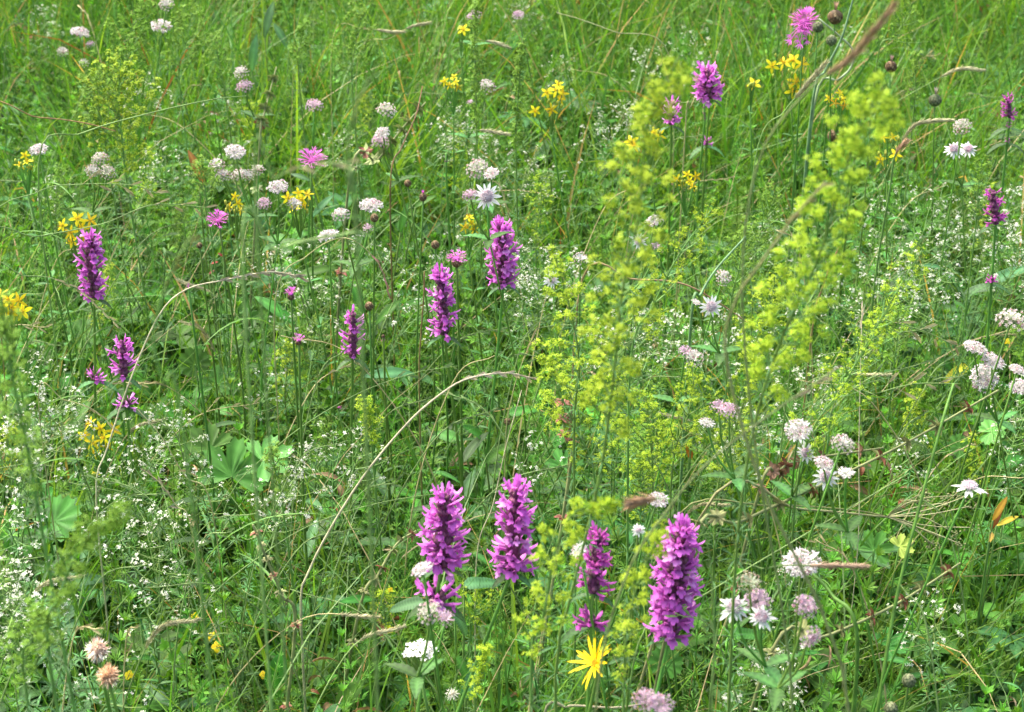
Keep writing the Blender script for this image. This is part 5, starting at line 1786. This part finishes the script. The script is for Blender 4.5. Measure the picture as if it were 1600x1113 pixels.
culm('tan bent stem at the bottom centre beside the mauve heads', [(850, 1120), (885, 1105), (900, 1103), (960, 1106), (1005, 1100)], 1.25, 1.25, 0.0016, BUFF, None, seed=40, leaf=False)
culm('dry pale stem crossing under the left betonies', [(60, 620), (100, 625), (145, 640), (180, 670)], 1.6, 1.6, 0.0007, STRAW, 'tight', 0.04, 0.008, seed=41)
culm('bent straw stem above the big lobed leaf', [(215, 640), (250, 680), (290, 745), (330, 790)][::-1], 1.5, 1.5, 0.0008, STRAW, None, seed=42)
culm('brown dry ear slanting left of the lower left bedstraw', [(300, 830), (275, 790), (250, 755), (225, 735)], 1.5, 1.5, 0.0008, STRAW, 'tight', 0.05, 0.009, BUFF, seed=43)
culm('dark red brown stalk beside the betony below brown bud', [(655, 600), (658, 520), (662, 465), (663, 425)], 1.8, 1.8, 0.0012, (0.28, 0.16, 0.08), None, seed=44, leaf=False)
culm('red brown bent stalk at upper centre', [(610, 290), (628, 230), (650, 180), (660, 135)], 2.1, 2.2, 0.0012, (0.30, 0.13, 0.07), None, seed=45, leaf=False)
culm('red brown stalk right of the slanting yellow spray', [(1270, 510), (1285, 450), (1300, 410), (1312, 385)], 1.9, 1.9, 0.0014, (0.30, 0.16, 0.08), None, seed=46, leaf=False)
culm('long pale line of grass over the upper right of centre', [(870, 20), (905, 30), (960, 50), (1045, 85)][::-1], 2.6, 2.6, 0.0011, (0.42, 0.42, 0.2), None, seed=47, leaf=False)
culm('short straw blade below the small hidden betony', [(1072, 185), (1078, 170), (1086, 152)], 2.2, 2.2, 0.0012, STRAW, None, seed=48, leaf=False)
# thistle stems leading to the top right head
culm('pale white green bent thistle stem at the top right', [(1275, 150), (1310, 125), (1330, 105), (1332, 78), (1310, 55), (1280, 30)], 2.35, 2.35, 0.0022, (0.42, 0.5, 0.3), None, seed=49, leaf=False)
culm('grey green grass blade beside the purple brown ear', [(1270, 160), (1290, 110), (1315, 60), (1330, 10), (1336, -15)], 2.2, 2.2, 0.0022, (0.18, 0.30, 0.16), None, seed=50, leaf=False)

# further flowering stems, each its own
NF = 130
for k in range(NF):
    px, py = random.uniform(-20, 1620), random.uniform(-10, 1000)
    if 1150 > px > 600 and py > 720 and k % 3: px -= 500
    zt = random.uniform(0.30, 0.46) if py > 150 else random.uniform(0.25, 0.4)
    T = at_z(px, py, zt)
    dirx = random.choice([-1, 1, 1]) * random.uniform(0.03, 0.22)
    y0 = T[1] + random.uniform(-0.1, 0.1)
    B = np.array([T[0] - dirx, y0, gz(T[0] - dirx, y0)])
    path = spline([B, B * 0.62 + T * 0.38 + np.array([-dirx * 0.22, 0, zt * 0.2]), B * 0.28 + T * 0.72 + np.array([-dirx * 0.12, 0, zt * 0.22]), T], 22)
    dry = random.random() < 0.27
    col = (STRAW if dry else GS) * random.uniform(0.75, 1.1)
    head = random.choice(['loose', 'tight', 'loose', None, None, 'dense' if k % 4 == 0 else 'tight'])
    fmt = ('thin {}straw coloured grass stem' if dry else 'thin {}green flowering grass stem')
    root = thing('grass_stem', where(px, py, fmt), 'grass stem', tuple(B), 'long grass stems arching over the meadow')
    part('stalk', MB().add(*tube(path, np.linspace(0.0009, 0.0004, 22), 4, col)), M_STRAW, root, B)
    if head:
        part('ear', ear(path, head, random.Random(k), random.uniform(0.03, 0.07), {'loose': 0.010, 'tight': 0.009, 'dense': 0.004}[head], (BUFF if head == 'dense' else col * 1.1)), M_STRAW, root, B)


# ------------------------------------------------------------------ withered whorled stems, fallen umbel
def whorled_stem(label, pix, y0, y1, wr, nwh, seed, gap=(0.15, 1.0), colr=(0.25, 0.27, 0.10)):
    r = random.Random(seed)
    n = len(pix)
    pts = [at_y(px, py, y0 + (y1 - y0) * i / (n - 1)) for i, (px, py) in enumerate(pix)]
    B = ground_pt(pts[0], -0.05, 0.02)
    path = spline([B] + pts, 30)
    root = thing('withered_flower_stem', uniq(label), 'withered stem', tuple(B), 'withered stems with seed whorls')
    part('stalk', MB().add(*tube(path, np.linspace(0.0018, 0.001, 30), 5, (0.24, 0.27, 0.10))), M_STRAW, root, B)
    for q in range(nwh):
        t = gap[0] + (gap[1] - gap[0]) * (q + 0.5) / nwh
        i = min(29, int(t * 29))
        c = path[i]
        ax = nrm(path[min(29, i + 1)] - path[i - 1])
        mb = MB()
        brown = r.random() < 0.4
        for k in range(9):
            a = k * 0.7 + r.uniform(-0.2, 0.2)
            fr = zframe(ax, a)
            cc = np.array((0.26, 0.10, 0.06) if brown and k % 3 else colr) * r.uniform(0.6, 1.3)
            mb.add(*leaf_mesh(wr * r.uniform(0.7, 1.1), wr * 0.5, 3, 0, 0.6, 0.8, cc, cc * 0.7), R=frame(fr @ np.array([1, 0, r.uniform(0, 0.8)]), ax), t=c)
        part('seed_whorl', mb, M_STRAW, root, B)


whorled_stem('diagonal withered flower stem with brown whorls, upper of two at right', [(1070, 870), (1160, 815), (1300, 750), (1420, 690), (1560, 610)], 1.35, 1.55, 0.010, 11, 1)
whorled_stem('diagonal withered stem with brown whorls at the lower right', [(1200, 1030), (1290, 995), (1380, 955), (1440, 920), (1500, 880)], 1.3, 1.4, 0.010, 7, 2)
whorled_stem('withered green brown stem leaning left over the lower left bedstraw', [(460, 1000), (440, 930), (415, 870), (395, 820)], 1.4, 1.4, 0.007, 8, 3)
whorled_stem('withered green seed stem in the grass at upper left of centre', [(545, 290), (590, 250), (625, 205), (665, 160)], 2.1, 2.2, 0.012, 9, 4, colr=(0.24, 0.30, 0.10))
whorled_stem('pale whorled seed stem at the top left of centre', [(405, 240), (410, 190), (420, 150), (432, 105)], 2.3, 2.4, 0.012, 6, 5, colr=(0.25, 0.32, 0.12))
whorled_stem('withered stem with pale whorls left of the bottom betonies', [(560, 960), (590, 900), (620, 850), (650, 830)], 1.5, 1.55, 0.008, 7, 6, colr=(0.28, 0.30, 0.12))
whorled_stem('brown withered whorls around the white masterwort pair at right', [(1180, 790), (1215, 740), (1250, 720), (1380, 700)], 1.5, 1.55, 0.010, 8, 7, colr=(0.24, 0.14, 0.08))
whorled_stem('brown tuft stem under the lean yellow spray at centre', [(890, 740), (885, 690), (880, 650), (878, 620)], 1.5, 1.5, 0.010, 5, 8, colr=(0.30, 0.12, 0.07))


def umbel():
    r = random.Random(5)
    root = None
    J = at_y(1385, 808, 1.52)
    start = [at_y(1100, 797, 1.45), at_y(1250, 796, 1.48), J]
    B = ground_pt(start[0], -0.1, 0)
    root = thing('fallen_umbel', uniq('pale fallen stalk branching into a spent umbel at lower right'), 'spent umbel', tuple(B))
    part('stalk', MB().add(*tube(spline([B] + start, 20), np.linspace(0.0016, 0.001, 20), 5, (0.34, 0.33, 0.14))), M_STRAW, root, B)
    for k in range(12):
        e = at_y(1385 + r.uniform(50, 140), 808 + r.uniform(-45, 50), 1.52 + r.uniform(-0.05, 0.05))
        part('ray', MB().add(*tube(spline([J, (J + e) / 2 + np.array([0, 0, r.uniform(-0.006, 0.01)]), e], 6), 0.0006, 3, (0.34, 0.34, 0.16))).add(
            *beads(e + rng.normal(0, 0.003, (9, 3)), 0.0013, (0.24, 0.26, 0.10))), M_STRAW, root, B)


umbel()


# ------------------------------------------------------------------ big leaves one can tell apart
def leaf_plant(label, leaves, cat='leaf plant', name='broad_leaf_plant'):
    """leaves: (px, py, size px, kind, dir3, z, colour)"""
    r = random.Random(len(label))
    leaves = [(*l[:5], l[5] + (0.07 if l[5] < 0.3 and 'corner' not in label and 'yellow' not in label else 0.0), l[6]) for l in leaves]
    pts = [at_z(l[0], l[1], l[5]) for l in leaves]
    m = np.mean(pts, 0)
    B = ground_pt(m, 0, 0.03)
    root = thing(name, uniq(label), cat, tuple(B), 'broad leaved plants in the meadow')
    for (px, py, s, kind, d, z, col), p in zip(leaves, pts):
        L = s * mpp(p)
        mb = MB()
        if kind == 'lobed':
            mb.add(*lobed_leaf(L * 0.55, 5, 2.2, 0.5, 4, col, 0.12, int(px)), R=frame(d, (0.1, -0.35, 1)), t=p)
        elif kind == 'round':
            mb.add(*lobed_leaf(L * 0.5, 9, 2.9, 0.12, 2, col, 0.15, int(px)), R=frame(d, (0.1, -0.5, 1)), t=p)
        elif kind == 'serr':
            mb.add(*leaf_mesh(L, L * 0.36, 12, 0.10, 0.25, 0.5, col, np.array(col) * 1.5, 'obl'), R=frame(d, (0.1, -0.5, 1)), t=p - nrm(d) * L / 2)
        else:
            mb.add(*leaf_mesh(L, L * (0.24 if kind == 'lance' else 0.42), 9, 0, 0.25, 0.6, col, np.array(col) * 1.5, 'ell'), R=frame(d, (0.0, -0.6, 1)), t=p - nrm(d) * L / 2)
        lf = part('leaf', mb, M_LEAF, root, B)
        pe = p if kind in ('lobed', 'round') else p - nrm(d) * L / 2
        part('leaf_stalk', MB().add(*tube(spline([B, (B + pe) / 2 + np.array([0, 0, 0.02]), pe], 6), 0.0011, 4, PALEG * 0.8)), M_STEM, root, B)
    return root


LG, MG, DG, BG = (0.10, 0.25, 0.045), (0.07, 0.205, 0.03), (0.045, 0.14, 0.03), (0.09, 0.21, 0.08)
leaf_plant('big pale lobed leaf plant left of the arching straw grass', [(362, 745, 110, 'lobed', (0.1, 0.5, 0.5), 0.2, LG), (410, 720, 90, 'lobed', (0.9, 0.3, 0.2), 0.22, LG), (330, 700, 80, 'lobed', (-0.6, 0.3, 0.4), 0.2, LG), (430, 770, 70, 'lobed', (0.8, -0.4, 0.1), 0.15, MG)])
leaf_plant('lobed leaf plant at the lower left edge', [(30, 840, 90, 'round', (-0.3, -0.3, 0.2), 0.12, MG), (85, 815, 90, 'round', (0.6, 0.1, 0.2), 0.15, MG), (130, 860, 80, 'lobed', (0.6, -0.3, 0.1), 0.1, BG), (60, 790, 70, 'round', (0, 0.5, 0.3), 0.1, MG)])
leaf_plant('dark smooth oblong leaves at the bottom left corner', [(90, 1055, 75, 'ell', (-0.5, 0.6, 0.6), 0.16, MG), (240, 1080, 80, 'lance', (0.6, -0.7, 0.2), 0.2, BG), (310, 1095, 75, 'lance', (1, 0.3, 0.1), 0.18, BG), (272, 1085, 60, 'lobed', (0, 0.2, 0.9), 0.15, MG)])
leaf_plant('grey green grey lobed leaf plant by the seed heads', [(95, 980, 60, 'lobed', (0.3, 0.5, 0.3), 0.14, BG), (130, 905, 70, 'serr', (0.8, 0.2, 0.1), 0.14, BG), (100, 960, 50, 'lobed', (0.6, -0.3, 0.2), 0.12, BG)])
leaf_plant('rounded leaves below the short betony at left', [(125, 645, 60, 'serr', (0.3, 0.6, 0.5), 0.2, MG), (130, 525, 65, 'round', (0.5, 0.5, 0.2), 0.15, MG), (60, 560, 50, 'round', (0, 0.5, 0.2), 0.12, MG)])
leaf_plant('heart shaped leaves between short betony and central betony', [(340, 600, 60, 'round', (0.4, 0.5, 0.5), 0.16, MG), (305, 570, 55, 'round', (-0.3, 0.3, 0.5), 0.18, MG), (360, 640, 50, 'ell', (0.9, -0.2, 0.2), 0.16, MG), (270, 650, 55, 'serr', (-0.4, 0.1, 0.5), 0.14, MG)])
leaf_plant('lance leaved plant with blue green leaves around the central betony', [(610, 580, 85, 'lance', (1, 0.2, 0.15), 0.22, BG), (430, 480, 80, 'lance', (-0.7, 0.2, 0.6), 0.26, MG), (605, 485, 60, 'lance', (0.6, 0.3, 0.7), 0.3, MG), (560, 465, 60, 'lance', (-0.3, 0.2, 0.9), 0.3, MG), (495, 420, 70, 'lance', (0.8, 0.1, 0.3), 0.28, MG), (445, 590, 70, 'lance', (-0.9, 0.1, 0.2), 0.2, MG), (650, 470, 60, 'lance', (0.9, 0.1, 0.5), 0.3, MG)])
leaf_plant('knapweed leaves under the bright pink knapweed', [(470, 275, 36, 'lance', (-0.9, 0.1, 0.5), 0.4, BG), (502, 320, 50, 'lance', (0.6, 0.2, 0.8), 0.36, BG), (630, 340, 50, 'lance', (0.2, 0.1, 1), 0.36, MG), (665, 312, 40, 'lance', (0.8, 0.2, 0.6), 0.36, MG)])
leaf_plant('long blue green leaves at the top left of centre', [(418, 30, 60, 'lance', (0.2, 0.1, 1), 0.4, BG), (440, 55, 50, 'lance', (-0.4, 0.1, 0.9), 0.36, BG), (395, 85, 60, 'lance', (0.1, -0.1, 1), 0.36, BG)])
leaf_plant('serrated leaves at the centre under the straw grass', [(745, 675, 60, 'serr', (-0.2, -0.3, 0.5), 0.2, MG), (780, 705, 55, 'serr', (0.5, 0.2, 0.4), 0.18, MG), (700, 680, 50, 'ell', (-0.6, 0.2, 0.2), 0.16, MG), (820, 640, 50, 'serr', (0.8, 0.1, 0.2), 0.2, MG), (880, 730, 60, 'lobed', (0.3, 0.4, 0.4), 0.18, LG)])
leaf_plant('grey green serrated leaves by the pair of bottom betonies', [(632, 945, 62, 'serr', (-0.9, 0.1, -0.2), 0.36, BG), (722, 975, 45, 'serr', (0.4, -0.3, -0.6), 0.3, BG), (735, 1065, 60, 'serr', (0.2, 0.1, 0.8), 0.2, BG), (725, 1045, 50, 'serr', (-0.3, 0.1, 0.8), 0.2, MG), (755, 910, 60, 'serr', (1, 0.1, 0.1), 0.3, BG)])
leaf_plant('smooth broad leaves at the bottom left of centre', [(430, 1060, 90, 'ell', (0.1, -0.2, 0.8), 0.15, MG), (540, 1090, 80, 'ell', (0.3, -0.2, 0.7), 0.15, MG), (560, 935, 60, 'lance', (0.9, 0.2, 0.1), 0.2, MG)])
leaf_plant('green leaves below the largest betony', [(1080, 1000, 65, 'serr', (0.9, 0.2, 0.2), 0.2, MG), (1040, 1040, 60, 'round', (0, 0.3, 0.3), 0.15, MG), (1170, 990, 60, 'serr', (0.6, -0.4, 0.3), 0.18, MG)])
leaf_plant('brown spotted lobed leaf at lower right', [(1365, 860, 60, 'lobed', (0.3, 0.2, 0.5), 0.2, LG), (1405, 855, 45, 'lobed', (0.8, 0.2, 0.3), 0.2, (0.26, 0.32, 0.05)), (1385, 1010, 60, 'lobed', (0.6, 0.2, 0.3), 0.15, MG)])
leaf_plant('bright rounded leaf under the white masterwort trio', [(1548, 675, 55, 'round', (0.6, -0.2, 0.4), 0.25, LG), (1500, 700, 45, 'round', (-0.4, 0.2, 0.4), 0.2, LG), (1580, 720, 50, 'ell', (0.8, 0.2, 0.4), 0.2, MG)])
leaf_plant('yellow withering leaf by the white masterwort trio', [(1494, 582, 52, 'serr', (-0.7, -0.6, -0.1), 0.22, (0.50, 0.46, 0.04)), (1475, 565, 40, 'ell', (-0.5, 0.1, 0.5), 0.22, MG)])
leaf_plant('orange brown withering leaves at the lower right edge', [(1562, 795, 45, 'lance', (0.4, 0.1, 0.9), 0.25, (0.45, 0.26, 0.03)), (1556, 812, 45, 'lance', (0.2, -0.1, 0.8), 0.22, (0.20, 0.07, 0.02)), (1575, 812, 40, 'lance', (0.7, 0.1, 0.4), 0.22, (0.52, 0.38, 0.04)), (1550, 842, 30, 'ell', (0.2, 0.1, -0.6), 0.22, (0.42, 0.26, 0.14))])
leaf_plant('orange brown leaf right of the fine yellow bedstraw', [(1075, 705, 26, 'lance', (-0.2, 0.1, 1), 0.25, (0.50, 0.20, 0.02)), (1081, 712, 24, 'lance', (0.2, 0.1, -1), 0.25, (0.25, 0.07, 0.02))])
leaf_plant('betony leaves crossing the stem at the right edge', [(1580, 425, 55, 'serr', (0.9, 0.1, 0.5), 0.34, BG), (1530, 450, 50, 'serr', (-0.9, 0.1, -0.1), 0.34, BG), (1460, 415, 40, 'lance', (1, 0, 0), 0.34, BG)])
leaf_plant('tiny reddish leaves above the curved straw grass', [(335, 410, 12, 'ell', (1, 0, 0.5), 0.38, (0.35, 0.10, 0.05)), (345, 398, 11, 'ell', (-0.5, 0, 0.5), 0.40, (0.30, 0.08, 0.04)), (330, 425, 11, 'ell', (0.5, 0, 0.5), 0.36, (0.35, 0.14, 0.08))])
leaf_plant('red brown leaf spike at the left above bedstraw', [(312, 292, 8, 'lance', (0.3, 0, 1), 0.36, (0.30, 0.10, 0.04)), (308, 262, 60, 'lance', (-0.3, 0, 1), 0.38, (0.30, 0.12, 0.04))])
